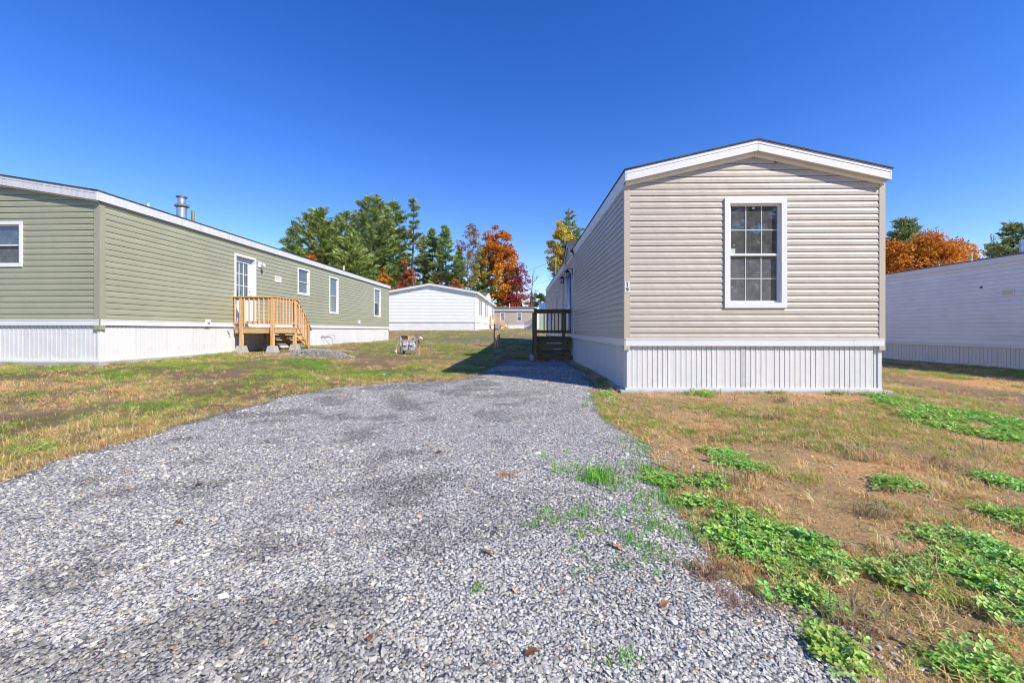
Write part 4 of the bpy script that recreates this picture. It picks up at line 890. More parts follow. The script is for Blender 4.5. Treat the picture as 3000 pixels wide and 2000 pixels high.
# roof stack and vents
def on_roof(h, px, inward):
    r = ray(px, HY); D_ = (h.C.x+h.A.x*inward)/r.x
    for _ in range(6): b = (D_-h.C.y-h.A.y*inward)/h.B.y; D_ = (h.C.x+h.A.x*inward+h.B.x*b)/r.x
    return (D_-h.C.y-h.A.y*inward)/h.B.y
b = on_roof(green, 532, 1.3); zr = green.z['roof']+green.slope*1.3; c = Vector(green.P(1.3, b, zr-.02)); dd = c.y; ztop = EYE+(HY-575)/FPX*dd
mb = MB(); H_ = ztop-c.z; mb.lathe(c, [(.125, 0), (.125, H_-.34), (.13, H_-.335), (.18, H_-.30), (.19, H_-.25), (.12, H_-.235), (.095, H_-.20), (.095, H_-.06), (.12, H_-.055), (.145, H_-.03), (.12, H_-.008), (.05, H_)], 20)
st = mb.build('flue_stack', M['galv'], green.root); mb = MB(); mb.lathe(c+Vector((0,0,0)), [(.26, 0), (.24, .04), (.135, .12)], 20); mb.build('flashing', M['black'], st)
b = on_roof(green, 434, 1.1); c = Vector(green.P(1.1, b, green.z['roof']+green.slope*1.1)); mb = MB(); zt = EYE+(HY-596)/FPX*c.y-c.z; mb.lathe(c, [(.03, 0), (.03, zt)], 10); mb.lathe(c+Vector((.0,.0,0)), [(.1, 0), (.09, .03), (.04, .05)], 12); mb.build('vent_pipe', M['cream'], green.root)
b = on_roof(green, 447, 1.2); c = Vector(green.P(1.2, b, green.z['roof']+green.slope*1.2)); mb = MB(); mb.lathe(c, [(.08, 0), (.08, .12), (.17, .13), (.15, .17), (.05, .19)], 14); mb.build('roof_vent', M['galv'], green.root)
b = on_roof(green, 1007, .8); c = Vector(green.P(.8, b, green.z['roof']+green.slope*.8)); mb = MB(); mb.lathe(c, [(.04, 0), (.04, .40)], 10); mb.build('vent_pipe', M['cream'], green.root)

# --- white home with slate shutters (middle distance)
wdir = Vector((.04, 1)).normalized()
white = House('mobile_home', 'white double-wide home with dark shutters and a cross gable', (-3.22, 37.3), (-wdir.y, wdir.x), (wdir.x, wdir.y), 7.95, 20.2,
    dict(slab=1.0, skirt1=1.72, trim1=1.75, post0=1.72, eave=4.16, roof=4.44), .175, dict(siding=M['white_vinyl'], post=M['white_vinyl'], roof=M['shingle_grey']), .127)
S1 = lambda x, y: (1360+x/8.711, 820+y/8.711)
ww = []
for (x0, y0, x1, y1) in ((400,495,432,918), (560,600,578,950)):
    a = S1(x0, y0); b_ = S1(x1, y1); ww.append(white.rect('side', a[0], a[1], b_[0], b_[1]))
ww = [(3.5, 4.5, 2.45, 3.95), (9.0, 10.2, 2.45, 3.95), (17.8, 18.9, 2.45, 3.95)]
gable_home(white, [shr(w, .02) for w in ww], [], joined=True, ov=.2, eo=.28, fh=.2, post=.09, skirt_rib=.1, skirt_n=8)
for w in ww:
    window(white, white.side, w, tw=.05, td=.03)
    for (a, b) in ((w[0]-.38, w[0]-.03), (w[1]+.03, w[1]+.38)): mb = MB(); wbox(mb, white.side, a, b, w[2], w[3], .014, .045); mb.build('shutter', M['shutter'], white.root)
entry_gable(white, 6.2, 18.0, 5.35, 4.35, M['white_vinyl'])
slab_door(white, (13.7, 14.65, 1.76, 3.9), M['doorwhite'], 'door', recess=.03)

# --- tan home at the end of the lane
tan = House('mobile_home', 'low tan home with grey shingle roof behind the white home', (3.75, 73.0), (0, 1), (-1, 0), 5.0, 17.0,
    dict(slab=1.27, skirt1=2.03, trim1=2.07, post0=2.03, eave=4.38, roof=4.62), .24, dict(siding=M['tan'], post=M['white'], roof=M['shingle_grey']), .127)
tws = []
for (x0, y0, x1, y1) in ((920,825,1040,1048), (1338,825,1460,1048), (480,825,600,1048)):
    a = S1(x0, y0); b_ = S1(x1, y1); tws.append(tan.rect('side', a[0], a[1], b_[0], b_[1]))
gable_home(tan, [shr(w, .03) for w in tws], [], joined=True, ov=.15, eo=.2, fh=.22, post=.14, skirt_rib=.12, skirt_n=8, front_on=False)
for w in tws: window(tan, tan.side, w, tw=.1, td=.03)
b = 3.75-(1492.5-CX)/FPX*74; c = Vector(tan.P(1.2, b, tan.z['roof']+.24*1.2)); mb = MB(); mb.lathe(c, [(.1, 0), (.1, .75)], 10); mb.build('vent_pipe', M['cream'], tan.root)

# --- white home on the right, its shaded long side to us
rdir = Vector((.022, 1)).normalized()
rw = House('mobile_home', 'white clapboard home with dark roof edge and cream wall vent, in shade', (14.0, 3.6), (rdir.y, -rdir.x), (rdir.x, rdir.y), 7.0, 21.5,
    dict(slab=-.07, skirt1=.50, trim1=.60, post0=.45, eave=2.93, roof=3.13), .16, dict(siding=M['white_old'], post=M['white_old'], roof=M['shingle']), .125)
gable_home(rw, [], [], ov=.1, eo=.04, fh=.17, post=.08, skirt_rib=.11, skirt_n=7, front_on=False)
vent_hood(rw, rw.side, rw.rect('side', 2937.5, 847, 2974, 865), M['ventbeige'])
u, zz = rw.pix('side', 2877, 842); mb = MB(); mb.tube([rw.side(u, zz, .01), rw.side(u, zz, .06)], [.03, .02], 8); mb.build('bracket', M['black'], rw.root)
for (px, inw, hh, rr, mt) in ((2845, .5, .27, .03, 'cream'), (3000, .6, .40, .085, 'galv')):
    b = on_roof(rw, px, inw); c = Vector(rw.P(inw, b, rw.z['roof']+.16*inw)); mb = MB(); mb.lathe(c, [(rr*2.2, 0), (rr*2, .03), (rr, .05), (rr, hh*.6), (rr*1.25, hh*.62), (rr*1.25, hh*.72), (rr, hh*.75), (rr, hh)], 14); mb.build('vent_pipe', M[mt], rw.root)

# --- sage shed with blue steel roof, far right of the lane
def shed():
    y = 58.0; k = y/FPX; x0 = (1576-CX)*k; x1 = (1606-CX)*k+2.2; zb = gzs((x0+x1)/2, y)-.05; ze = EYE+(HY-906)*k; zr = EYE+(HY-886)*k
    t = thing('garden_shed', 'pale sage shed with white corner trim and blue steel roof', 'shed', ((x0+x1)/2, y, zb))
    mb = MB(); mb.box(((x0+x1)/2, y+1.5, (zb+ze)/2), (x1-x0, 3.0, ze-zb)); mb.build('wall', M['sage'], t)
    mb = MB(); n = int((x1-x0)/.3)
    for i in range(n+1):
        b = MB(); xx = x0+.12+i*(x1-x0-.24)/n; b.box((xx, y-.012, (zb+ze)/2), (.04, .024, ze-zb-.05)); b.build('batten', M['sage'], t)
    for xx in (x0, x1): b = MB(); b.box((xx, y-.02, (zb+ze)/2), (.3, .06, ze-zb)); b.build('corner_trim', M['white'], t)
    mb = MB(); xa, xb = x0+.2, x1+.3
    mb.hexa([(xa, y-.35, ze-.05), (xb, y-.35, ze-.05), (xb, y+1.8, zr+.0), (xa, y+1.8, zr+.0), (xa, y-.35, ze+.02), (xb, y-.35, ze+.02), (xb, y+1.8, zr+.07), (xa, y+1.8, zr+.07)]); rf = mb.build('roof', M['bluemetal'], t)
    for i in range(int((xb-xa)/.3)+1):
        xx = min(xa+.02+i*.3, xb-.02); b = MB(); b.hexa([(xx-.015, y-.35, ze+.021), (xx+.015, y-.35, ze+.021), (xx+.015, y+1.8, zr+.071), (xx-.015, y+1.8, zr+.071), (xx-.015, y-.35, ze+.06), (xx+.015, y-.35, ze+.06), (xx+.015, y+1.8, zr+.11), (xx-.015, y+1.8, zr+.11)]); b.build('standing_seam', M['bluemetal'], rf)
shed()

# ------------------------------------------------------------------ wooden decks with steps
def prism(mb, P, a0, a1, b0, b1, z0, z1): mb.hexa([P(a0,b0,z0), P(a1,b0,z0), P(a1,b1,z0), P(a0,b1,z0), P(a0,b0,z1), P(a1,b0,z1), P(a1,b1,z1), P(a0,b1,z1)]); return mb
def deck(h, name, label, b0, b1, w, zf, zg, rail_h, stairs, wood, wood_x, bal, blocks=True, run=.26, first_e=.24, nb=(8, 7, 6), front_rail=True):
    """platform against the side wall; e = distance out from the wall, stairs run on along b"""
    P = lambda e, b, z: h.P(-e, b, z); t = thing(name, label, 'deck', P(w/2, (b0+b1)/2, zg)); ps = .09
    def piece(nm, a0, a1, c0, c1, z0, z1, mat, bev=.004): return prism(MB(), P, a0, a1, c0, c1, z0, z1).build(nm, mat, t, bevel=bev)
    n = 9; bw_ = (b1-b0+.04)/n
    for i in range(n): piece('deck_board', .035, w+.02, b0-.02+i*bw_+.003, b0-.02+(i+1)*bw_-.003, zf-.03, zf, wood_x)
    for (c0, c1) in ((b0, b0+.04), (b1-.04, b1)): piece('rim_joist', .035, w, c0, c1, zf-.18, zf-.031, wood_x)
    piece('rim_joist', w-.04, w, b0+.041, b1-.041, zf-.18, zf-.031, wood_x)
    posts = [(first_e, b0-.0), (w-ps/2-.0, b0), (w-ps/2, b1-ps)]
    zt = zf+rail_h
    for (e, b) in posts:
        piece('post', e-ps/2, e+ps/2, b-.045+.0, b-.045+ps, zg+(.19 if blocks else 0), zt-.035, wood)
    piece('post', .25, .25+ps, b1-ps-.03, b1-.03, zg+(.19 if blocks else 0), zf-.182, wood)
    if blocks:
        for (e, b) in posts+[(.295, b1-.1)]:
            c = Vector(P(e, b, zg)); mb = MB(); mb.hexa([tuple(c+Vector((x*k, y*k, zz))) for k, zz in ((.15, -.05), (.10, .19)) for x, y in ((-1,-1),(1,-1),(1,1),(-1,1))]); mb.build('footing_block', M['concrete'], t, bevel=.008)
    # rails and balusters, front face then outer face
    for zz in (zt-.11, zf+.10):
        if front_rail: piece('rail', .03, w-ps, b0-.012, b0+.026, zz-.0, zz+.075, wood_x)
        piece('rail', w-.045, w-.008, b0+.05, b1-ps-.046, zz, zz+.075, wood_x)
    if front_rail: piece('rail_cap', .0, w+.03, b0-.06, b0+.075, zt-.034, zt, wood_x)
    piece('rail_cap', w-.10, w+.031, b0+.076, b1-.02, zt-.034, zt, wood_x)
    sz = .034
    for i in range(nb[0] if front_rail else 0):
        e = .06+(w-ps-.12)*i/(nb[0]-1)
        if abs(e-first_e) < .075: continue
        piece('baluster', e-sz/2, e+sz/2, b0-.046, b0-.0125, zf+.085, zt-.036, bal)
    for i in range(nb[1]): b = b0+.12+(b1-b0-.30)*i/(nb[1]-1); piece('baluster', w-.007, w+.027, b-sz/2, b+sz/2, zf+.085, zt-.036, bal)
    if not stairs: return t
    ns = stairs; rise = (zf-zg)/(ns+1); run_t = run*ns
    # stringers
    for e in (.10, w/2, w-.05):
        mb = MB(); mb.hexa([P(e-.02,b1+.001,zf-.30), P(e+.02,b1+.001,zf-.30), P(e+.02,b1+run_t,zg), P(e-.02,b1+run_t,zg), P(e-.02,b1+.001,zf-.05), P(e+.02,b1+.001,zf-.05), P(e+.02,b1+run_t+.04,zg+.20), P(e-.02,b1+run_t+.04,zg+.20)]); mb.build('stringer', wood_x, t, bevel=.003)
    for i in range(ns):
        zz = zf-rise*(i+1); c0 = b1+run*i+.0; piece('tread', .04, w+.01, c0+.005, c0+run+.02, zz-.035, zz, wood_x)
        piece('riser', .06, w-.075, c0+.002, c0+.018, zz+.02, zz+rise-.06, wood_x, .002)
    # handrail down to a post at the foot
    zb_ = zg+rail_h*.92; be = b1+run_t-.05; piece('post', w-ps, w, be-ps/2, be+ps/2, zg-.05, zb_-.02, wood)
    for (lo, hi, nm) in ((-.034, .0, 'rail_cap'), (-.12, -.045, 'rail'), (-.80, -.73, 'rail')):
        k0, k1 = (w-.10, w+.031) if nm == 'rail_cap' else (w-.045, w-.008); ext = .14 if nm == 'rail_cap' else .0
        sl = (zb_-zt)/(be-b1+.02); mb = MB(); q0, q1 = b1-.019, be+ext; z_ = lambda b: zt+sl*(b-b1+.02)
        mb.hexa([P(k0,q0,z_(q0)+lo), P(k1,q0,z_(q0)+lo), P(k1,q1,z_(q1)+lo), P(k0,q1,z_(q1)+lo), P(k0,q0,z_(q0)+hi), P(k1,q0,z_(q0)+hi), P(k1,q1,z_(q1)+hi), P(k0,q1,z_(q1)+hi)]); mb.build(nm, wood_x, t, bevel=.004)
    for i in range(nb[2]):
        b = b1+.08+(be-b1-.16)*i/(nb[2]-1); z_ = zt+(zb_-zt)/(be-b1+.02)*(b-b1+.02); piece('baluster', w-.007, w+.027, b-sz/2, b+sz/2, z_-.86, z_-.05, bal)
    return t
b0 = green.pix('side', 684, 900)[0]
deck(green, 'wooden_deck', 'golden pine entry deck with steps at the sage green home', b0, b0+1.28, 1.22, 1.10, .36, .90, 3, M['newwood'], M['newwood_x'], M['baluster'])
class Turned:      # the same deck turned to run straight out from the wall
    def __init__(q, h, b): q.h = h; q.b = b
    def P(q, a, b, z): return q.h.P(-b, q.b+1.5+a, z)
deck(Turned(white, 13.3), 'wooden_deck', 'orange pine deck with steps at the white home with shutters', .06, 1.35, 1.5, 1.75, 1.07, 1.0, 3, M['orangewood'], M['newwood_x'], M['baluster'], nb=(8, 8, 6), front_rail=False, run=.3)

def shaded_deck():
    h = beige; P = lambda e, b, z: h.P(-e, b, z); b0 = 6.85; b1 = 8.45; w = 1.16; zf = .80; zg = .03
    t = thing('wooden_deck', 'dark treated-wood entry deck boarded below, beside the beige home', 'deck', P(w/2, (b0+b1)/2, zg))
    W1, W2 = M['oldwood'], M['oldwood_x']
    def piece(nm, a0, a1, c0, c1, z0, z1, mat, bev=.004): return prism(MB(), P, a0, a1, c0, c1, z0, z1).build(nm, mat, t, bevel=bev)
    n = 11; bw_ = (b1-b0)/n
    for i in range(n): piece('deck_board', .05, w+.02, b0+i*bw_+.003, b0+(i+1)*bw_-.003, zf-.032, zf, W2)
    for i, (z0, z1, e0) in enumerate(((.60,.765,.10),(.41,.575,.07),(.225,.385,.05),(.0,.20,.0))): piece('skirt_board', e0, w-.02, b0+.03*(3-i)*.2-.0, b0+.04+.03*(3-i)*.2, z0, z1, W2)
    for c in (b1-.04,): piece('rim_joist', .05, w-.02, c, c+.04, zf-.2, zf-.033, W2)
    piece('rim_joist', w-.06, w-.021, b0+.05, b1-.05, zf-.2, zf-.033, W2)
    zt = 1.66
    piece('post', w-.01, w+.09, b0-.05, b0+.05, zg-.05, zt+.06, W1); piece('post', .24, .33, b0-.01, b0+.08, zf+.001, zt-.01, W1)
    piece('post', .1, .19, b0+.10, b0+.19, zg, zf-.2, W1); piece('post', .1, .19, b1-.15, b1-.06, zg, zf-.2, W1); piece('post', w-.16, w-.07, b0+.10, b0+.19, zg, zf-.2, W1); piece('post', w+.0, w+.09, b1-.1, b1-.01, zg-.05, zt-.01, W1)
    piece('rail', .05, w-.011, b0-.035, b0-.011, zt-.11, zt-.005, W2); piece('rail', .05, w-.011, b0-.03, b0-.011, zf+.12, zf+.21, W2); piece('rail_cap', .05, w-.012, b0-.04, b0+.09, zt-.004, zt+.03, W2)
    for i in range(8):
        e = .11+i*.115+.0
        if abs(e-.285) < .05: continue
        piece('baluster', e-.017, e+.017, b0-.01, b0+.024, zf+.10, zt-.006, W1)
    # three steps running down along the wall
    for k in range(3): piece('tread', .10, w-.02, b1+.02+.26*k, b1+.02+.26*(k+1), zf-.19*(k+1)-.035, zf-.19*(k+1), W2)
    for e in (.08, w-.08):
        mb = MB(); c0, c1 = b1+.005, b1+.82; mb.hexa([P(e,c0,zf-.30), P(e,c1,zg-.02), P(e+.04,c1,zg-.02), P(e+.04,c0,zf-.30), P(e,c0,zf-.10), P(e,c1,zg+.16), P(e+.04,c1,zg+.16), P(e+.04,c0,zf-.10)]); mb.build('stringer', W2, t)
    # two concrete tubes standing at the foot of the post
    for (e, b, hgt, lb) in ((w+.17, b0+.12, .20, 'taller dark concrete tube standing at the foot of the shaded deck post'), (w+.12, b0-.03, .17, 'shorter dark concrete tube leaning by the foot of the shaded deck post')):
        c = Vector(P(e, b, .03)); mb = MB(); mb.lathe(c, [(.055, -.03), (.05, hgt*.5), (.045, hgt), (.03, hgt), (.03, hgt-.05)], 12); o = mb.build('concrete_tube', M['boxgrey']); tagit(o, lb, 'tube')
shaded_deck()

# railing of a far porch by the tan home
def far_porch():
    y = 66.0; k = y/FPX; x0, x1 = (1537-CX)*k, (1561-CX)*k; zb = gzs(x0, y)-.03; t = thing('porch_steps', 'blue-grey stair railing leading up to the tan home', 'steps', ((x0+x1)/2, y, zb)); H_ = .95; top = EYE+(HY-951)*k
    sl = (top-zb)/(x1-x0)
    for yy in (y, y+1.1):
        mb = MB(); mb.hexa([(x0,yy,zb), (x1,yy,zb), (x1,yy+.05,zb), (x0,yy+.05,zb), (x0,yy,zb+.02), (x1,yy,top), (x1,yy+.05,top), (x0,yy+.05,zb+.02)]); mb.build('stringer', M['bluepaint'], t)
        for lo, hi in ((H_-.08, H_), (.12, .18)): mb = MB(); mb.hexa([(x0,yy,zb+lo), (x1,yy,top+lo), (x1,yy+.06,top+lo), (x0,yy+.06,zb+lo), (x0,yy,zb+hi), (x1,yy,top+hi), (x1,yy+.06,top+hi), (x0,yy+.06,zb+hi)]); mb.build('rail', M['bluepaint'], t)
        for i in range(8): xx = x0+.05+(x1-x0-.1)*i/7; mb = MB(); mb.box((xx, yy+.03, zb+sl*(xx-x0)+H_/2), (.05, .045, H_)); mb.build('baluster', M['bluepaint'], t)
    n = 4
    for i in range(n): xa = x0+(x1-x0)*i/n; mb = MB(); mb.box((xa+(x1-x0)/n/2, y+.58, zb+(top-zb)*(i+.7)/n), ((x1-x0)/n, 1.0, .05)); mb.build('tread', M['bluepaint'], t)
    mb = MB(); xa, xb = x1+.02, x1+1.6; mb.box(((xa+xb)/2, y+.58, (zb+top)/2), (xb-xa, 1.3, top-zb)); mb.build('platform', M['brick'], t)
far_porch()

# ------------------------------------------------------------------ gas meter rack and electric pedestal
def gas_rack():
    D_ = 16.4; k = D_/FPX; Q = lambda x, y, d=0: Vector(((1140+x/17.425-CX)*k, D_+d, EYE-(960+y/17.425-HY)*k)); zb = gzs(Q(900, 0).x, D_)
    t = thing('gas_meter_rack', 'two grey gas meters on a pipe and cedar board rack', 'gas meter', (Q(900, 0).x, D_, zb))
    def bx(nm, x0, x1, y0, y1, d0, d1, mat, bev=.003):
        a, b = Q(x0, y0), Q(x1, y1); mb = MB(); mb.box(((a.x+b.x)/2, D_+(d0+d1)/2, (a.z+b.z)/2), (abs(b.x-a.x), d1-d0, abs(a.z-b.z))); return mb.build(nm, mat, t, bevel=bev)
    bx('post', 1430, 1530, 440, 1500, .10, .19, M['orangewood']); bx('post', 640, 740, 800, 1480, .14, .22, M['oldwood']); bx('post', 650, 745, 440, 799, .14, .22, M['orangewood'])
    bx('backboard', 640, 1400, 420, 615, .10, .138, M['newwood_x']); bx('backboard', 640, 1400, 700, 800, .10, .138, M['newwood_x']); bx('top_rail', 600, 930, 415, 470, .02, .09, M['black'])
    def tb(nm, pts, r, mat): mb = MB(); mb.tube([Q(*p) for p in pts], r, 10); return mb.build(nm, mat, t, smooth=False)
    tb('pipe', [(575, 440, .05), (545, 1420, .05)], .026, M['pipegrey']); tb('pipe', [(1400, 420, .04), (1375, 1480, .04)], .027, M['galv'])
    tb('pipe', [(600, 660, .03), (1300, 665, .03)], .022, M['pipegrey']); tb('pipe', [(960, 450, .06), (955, 780, .06)], .019, M['pipegrey']); tb('pipe', [(1310, 430, .02), (1300, 700, .02)], .024, M['pipegrey'])
    tb('pipe', [(1280, 420, .0), (1480, 420, .0), (1530, 440, .0), (1580, 490, .0)], .018, M['galv']); tb('regulator', [(1580, 490, .0), (1690, 580, .0)], .04, M['white']); tb('pipe', [(1690, 590, .0), (1690, 680, .0), (1600, 780, .02), (1560, 860, .05)], .012, M['galv'])
    tb('pipe', [(500, 815, .05), (430, 820, .05), (385, 860, .04), (370, 920, .04)], .016, M['pipegrey']); tb('valve', [(366, 980, .04), (366, 1040, .04)], .021, M['rusty']); tb('pipe', [(370, 920, .04), (360, 1100, .04), (350, 1420, .04)], .0145, M['cream']); tb('regulator', [(330, 1190, .0), (325, 1240, -.03)], .035, M['white'])
    for cx in (850, 1180):
        for s in (-55, 95): tb('pipe', [(cx+s-15, 680, .0), (cx+s-15, 790, -.02)], .017, M['pipegrey'])
        c = Q(cx+10, 950, -.05); R = .145; mb = MB(); pr = []; n = 20
        # rounded meter body: a superellipse swept through its depth
        base = len(mb.v)
        for (yy, kk) in ((-.085, .80), (-.07, .96), (-.005, 1.0), (0, 1.04), (.005, 1.0), (.07, .96), (.085, .8)):
            for i in range(n):
                a = 2*math.pi*i/n; ca, sa = math.cos(a), math.sin(a); wx = .128*(1-.20*max(0, -sa)); mb.v.append((c.x+kk*wx*math.copysign(abs(ca)**.7, ca), c.y+yy, c.z+kk*.175*math.copysign(abs(sa)**.75, sa)-.01))
        for j in range(6):
            for i in range(n): mb.f.append((base+j*n+i, base+j*n+(i+1) % n, base+(j+1)*n+(i+1) % n, base+(j+1)*n+i))
        mb.f.append(tuple(range(base, base+n))); mb.f.append(tuple(range(base+6*n, base+7*n)))
        m = mb.build('gas_meter', M['metergrey'], t, smooth=False)
        mb = MB(); mb.box((c.x-.018, c.y-.098, c.z+.08), (.125, .05, .085)); ix = mb.build('index_box', M['boxgrey'], m, bevel=.008)
        mb = MB(); mb.box((c.x-.018, c.y-.1245, c.z+.085), (.095, .004, .05)); mb.build('dial_face', M['trimwhite'], m)
        mb = MB(); mb.box((c.x+.0, c.y-.092, c.z-.01), (.08, .006, .028)); mb.build('tag', M['rustred'], m)
        mb = MB(); mb.box((c.x-.005, c.y-.090, c.z-.065), (.07, .006, .035)); mb.build('label', M['cream'], m)
gas_rack()
def pedestal():
    D_ = 22.0; k = D_/FPX; X = lambda x: (1360+x/8.711-CX)*k; Z = lambda y: EYE-(820+y/8.711-HY)*k; zb = gzs(X(830), D_)
    t = thing('electric_pedestal', 'grey electric meter box with conduits on two cedar posts', 'utility box', (X(830), D_, zb))
    def bx(nm, x0, x1, z0, z1, d0, d1, mat, par=None, bev=.003): mb = MB(); mb.box(((X(x0)+X(x1))/2, D_+(d0+d1)/2, (z0+z1)/2), (X(x1)-X(x0), d1-d0, z1-z0)); return mb.build(nm, mat, par or t, bevel=bev)
    bx('post', 750, 795, zb-.1, Z(1115), .05, .14, M['orangewood']); bx('post', 868, 912, zb-.1, Z(1112), .05, .14, M['orangewood']); bx('crossboard', 752, 905, Z(1190), Z(1125), .02, .049, M['newwood_x'])
    b = bx('meter_box', 780, 885, Z(1252), Z(1113), -.12, .019, M['boxgrey'], bev=.01); bx('box_lid', 786, 868, Z(1240), Z(1122), -.135, -.121, M['boxgrey'], b); bx('side_hub', 886, 905, Z(1135), Z(1117), -.08, -.02, M['galv'], b); bx('latch', 800, 812, Z(1150), Z(1140), -.145, -.136, M['galv'], b)
    for x in (803, 850): mb = MB(); mb.tube([(X(x), D_-.05, Z(1252)), (X(x), D_-.05, zb-.05)], .028, 10); mb.build('conduit', M['pipegrey'], t)
pedestal()

# ------------------------------------------------------------------ trees
def tube_np(pts, rad, n=5):
    pts = np.asarray(pts, float); m = len(pts); d = np.gradient(pts, axis=0); d /= np.linalg.norm(d, axis=1, keepdims=True)+1e-9
    up = np.where(np.abs(d[:, 2:3]) < .9, np.array([[0,0,1.]]), np.array([[1.,0,0]])); a = np.cross(d, up); a /= np.linalg.norm(a, axis=1, keepdims=True)+1e-9; b = np.cross(a, d)
    t = np.arange(n)*2*np.pi/n; V = pts[:, None]+(a[:, None]*np.cos(t)[None, :, None]+b[:, None]*np.sin(t)[None, :, None])*np.asarray(rad)[:, None, None]
    i = np.arange(m-1)[:, None]*n+np.arange(n)[None]; j = np.arange(m-1)[:, None]*n+(np.arange(n)[None]+1) % n
    return V.reshape(-1, 3), np.stack([i, j, j+n, i+n], -1).reshape(-1, 4)
class Acc:
    def __init__(s): s.V = []; s.F = []; s.n = 0
    def add(s, V, F): s.V.append(V); s.F.append(F+s.n); s.n += len(V)
    def get(s): return np.concatenate(s.V), np.concatenate(s.F)
def put(name, v, f, mat, parent, attrs=None, smooth=False):
    me = np_mesh(name, v, f, mat, attrs, smooth); o = bpy.data.objects.new(name, me); COL.objects.link(o); o.parent = parent; return o
def faces_at(c, size, r, elong=1.0, dirs=None, flat=0.0, wd=.36):
    """small leaf quads (diamonds) at centres c, random orientation"""
    n = len(c); d = r.normal(size=(n, 3)) if dirs is None else dirs+r.normal(0, .35, (n, 3)); d[:, 2] *= (1-flat); d /= np.linalg.norm(d, axis=1, keepdims=True)+1e-9
    e = np.cross(d, r.normal(size=(n, 3))); e /= np.linalg.norm(e, axis=1, keepdims=True)+1e-9; s = size*r.uniform(.6, 1.35, n)[:, None]
    V = np.stack([c-d*s*elong*.5, c+e*s*wd, c+d*s*elong*.5, c-e*s*wd], 1).reshape(-1, 3); return V, np.arange(n*4).reshape(n, 4)
def colr(n, base, r, spread=.18, hue=.1, per=4):
    k = r.lognormal(0, spread, (n, 1)); h = r.normal(0, hue, (n, 3)); c = np.clip(np.asarray(base)*k*(1+h), .004, .9)
    return np.repeat(np.hstack([c, np.ones((n, 1))]), per, 0)
def base_at(px, depth): x = (px-CX)/FPX*depth; return x, depth, gzs(x, depth)-.1
PG = 'pines along the edge of the wood'
def pine(px, top, depth, spread, label, seed, cb=.12, dens=1.0, shape='broad', tone=(0.227,0.302,0.085), name='pine_tree', group=None, lean=0.0):
    r = np.random.default_rng(seed); x, y, zb = base_at(px, depth); H_ = EYE+(HY-top)/FPX*depth-zb
    t = thing(name, label, 'tree', (x, y, zb), group); Z = np.linspace(0, H_, 14); wob = np.cumsum(r.normal(0, .05, (14, 2)), 0)
    tp = np.stack([wob[:, 0]+lean*Z, wob[:, 1], Z], 1); A = Acc(); r0 = .012*H_+.06; A.add(*tube_np(tp, r0*(1-Z/H_*.93), 8))
    NC, ND = [], []; z = cb*H_; 
    while z < H_*.985:
        f = (z/H_-cb)/(1-cb)
        pf = {'broad': min(1, (1-f)*2.1+.04)**.72*(.75+.25*math.sin(min(1, f*3+.35)*1.57)), 'narrow': min(1, (1-f)*1.7)**.85*.95+.05, 'ragged': (.55+.45*r.random())*(1-f)**.45}[shape]
        nb = r.integers(4, 7) if shape != 'ragged' else r.integers(2, 5)
        a0 = r.uniform(0, 6.28); c0 = np.array([np.interp(z, Z, tp[:, 0]), np.interp(z, Z, tp[:, 1]), z])
        for k in range(nb):
            if r.random() > dens*.95: continue
            L_ = max(.35, spread*pf*r.uniform(.55, 1.18)); a = a0+k*6.283/nb+r.normal(0, .25); el = math.radians(-8+44*f+r.normal(0, 8))
            n = 6; s = np.linspace(0, 1, n); h = np.array([math.cos(a), math.sin(a), 0]); rise = L_*(math.sin(el)*s+.16*s**2.2)
            bp = c0+h*(L_*math.cos(el)*s)[:, None]; bp[:, 2] += rise; A.add(*tube_np(bp, (.018+.012*L_)*(1-.85*s)*(1-.5*f), 4))
            m = max(4, int(L_*3.3*dens)); ss = .22+.78*r.random(m)**.75; side = np.array([-h[1], h[0], 0]); lat = r.normal(0, 1, m)*.20*L_*(1.15-ss)+r.normal(0, .10, m)
            p = np.stack([np.interp(ss, s, bp[:, i]) for i in range(3)], 1)+side*lat[:, None]; p[:, 2] += r.normal(.06, .09, m)
            q = np.repeat(p, 20, 0)+r.normal(0, 1, (m*20, 3))*np.array([.21,.21,.08])
            NC.append(q); dd = h*.8+np.array([0,0,.55])+side*0; ND.append(np.repeat((dd+side*np.sign(lat)[:, None]*.6), 20, 0))
        z += r.uniform(.62, .95)*(1.0 if shape != 'narrow' else .9)*max(.8, H_/20)
    top_c = np.stack([np.full(30, tp[-1, 0]), np.full(30, tp[-1, 1]), np.full(30, H_)], 1)+r.normal(0, 1, (30, 3))*np.array([.14,.14,.32]); NC.append(top_c); ND.append(np.repeat([[0, 0, 1.]], 30, 0))
    v, f = A.get(); put('trunk', v, f, M['bark'], t)
    c = np.concatenate(NC); dv = np.concatenate(ND); v, f = faces_at(c, .46, r, 1.5, dv, wd=.12); col = colr(len(c), tone, r, .26, .10); 
    put('crown', v, f, M['needle'], t, {'col': ('FLOAT_COLOR', 'POINT', col)}); return t
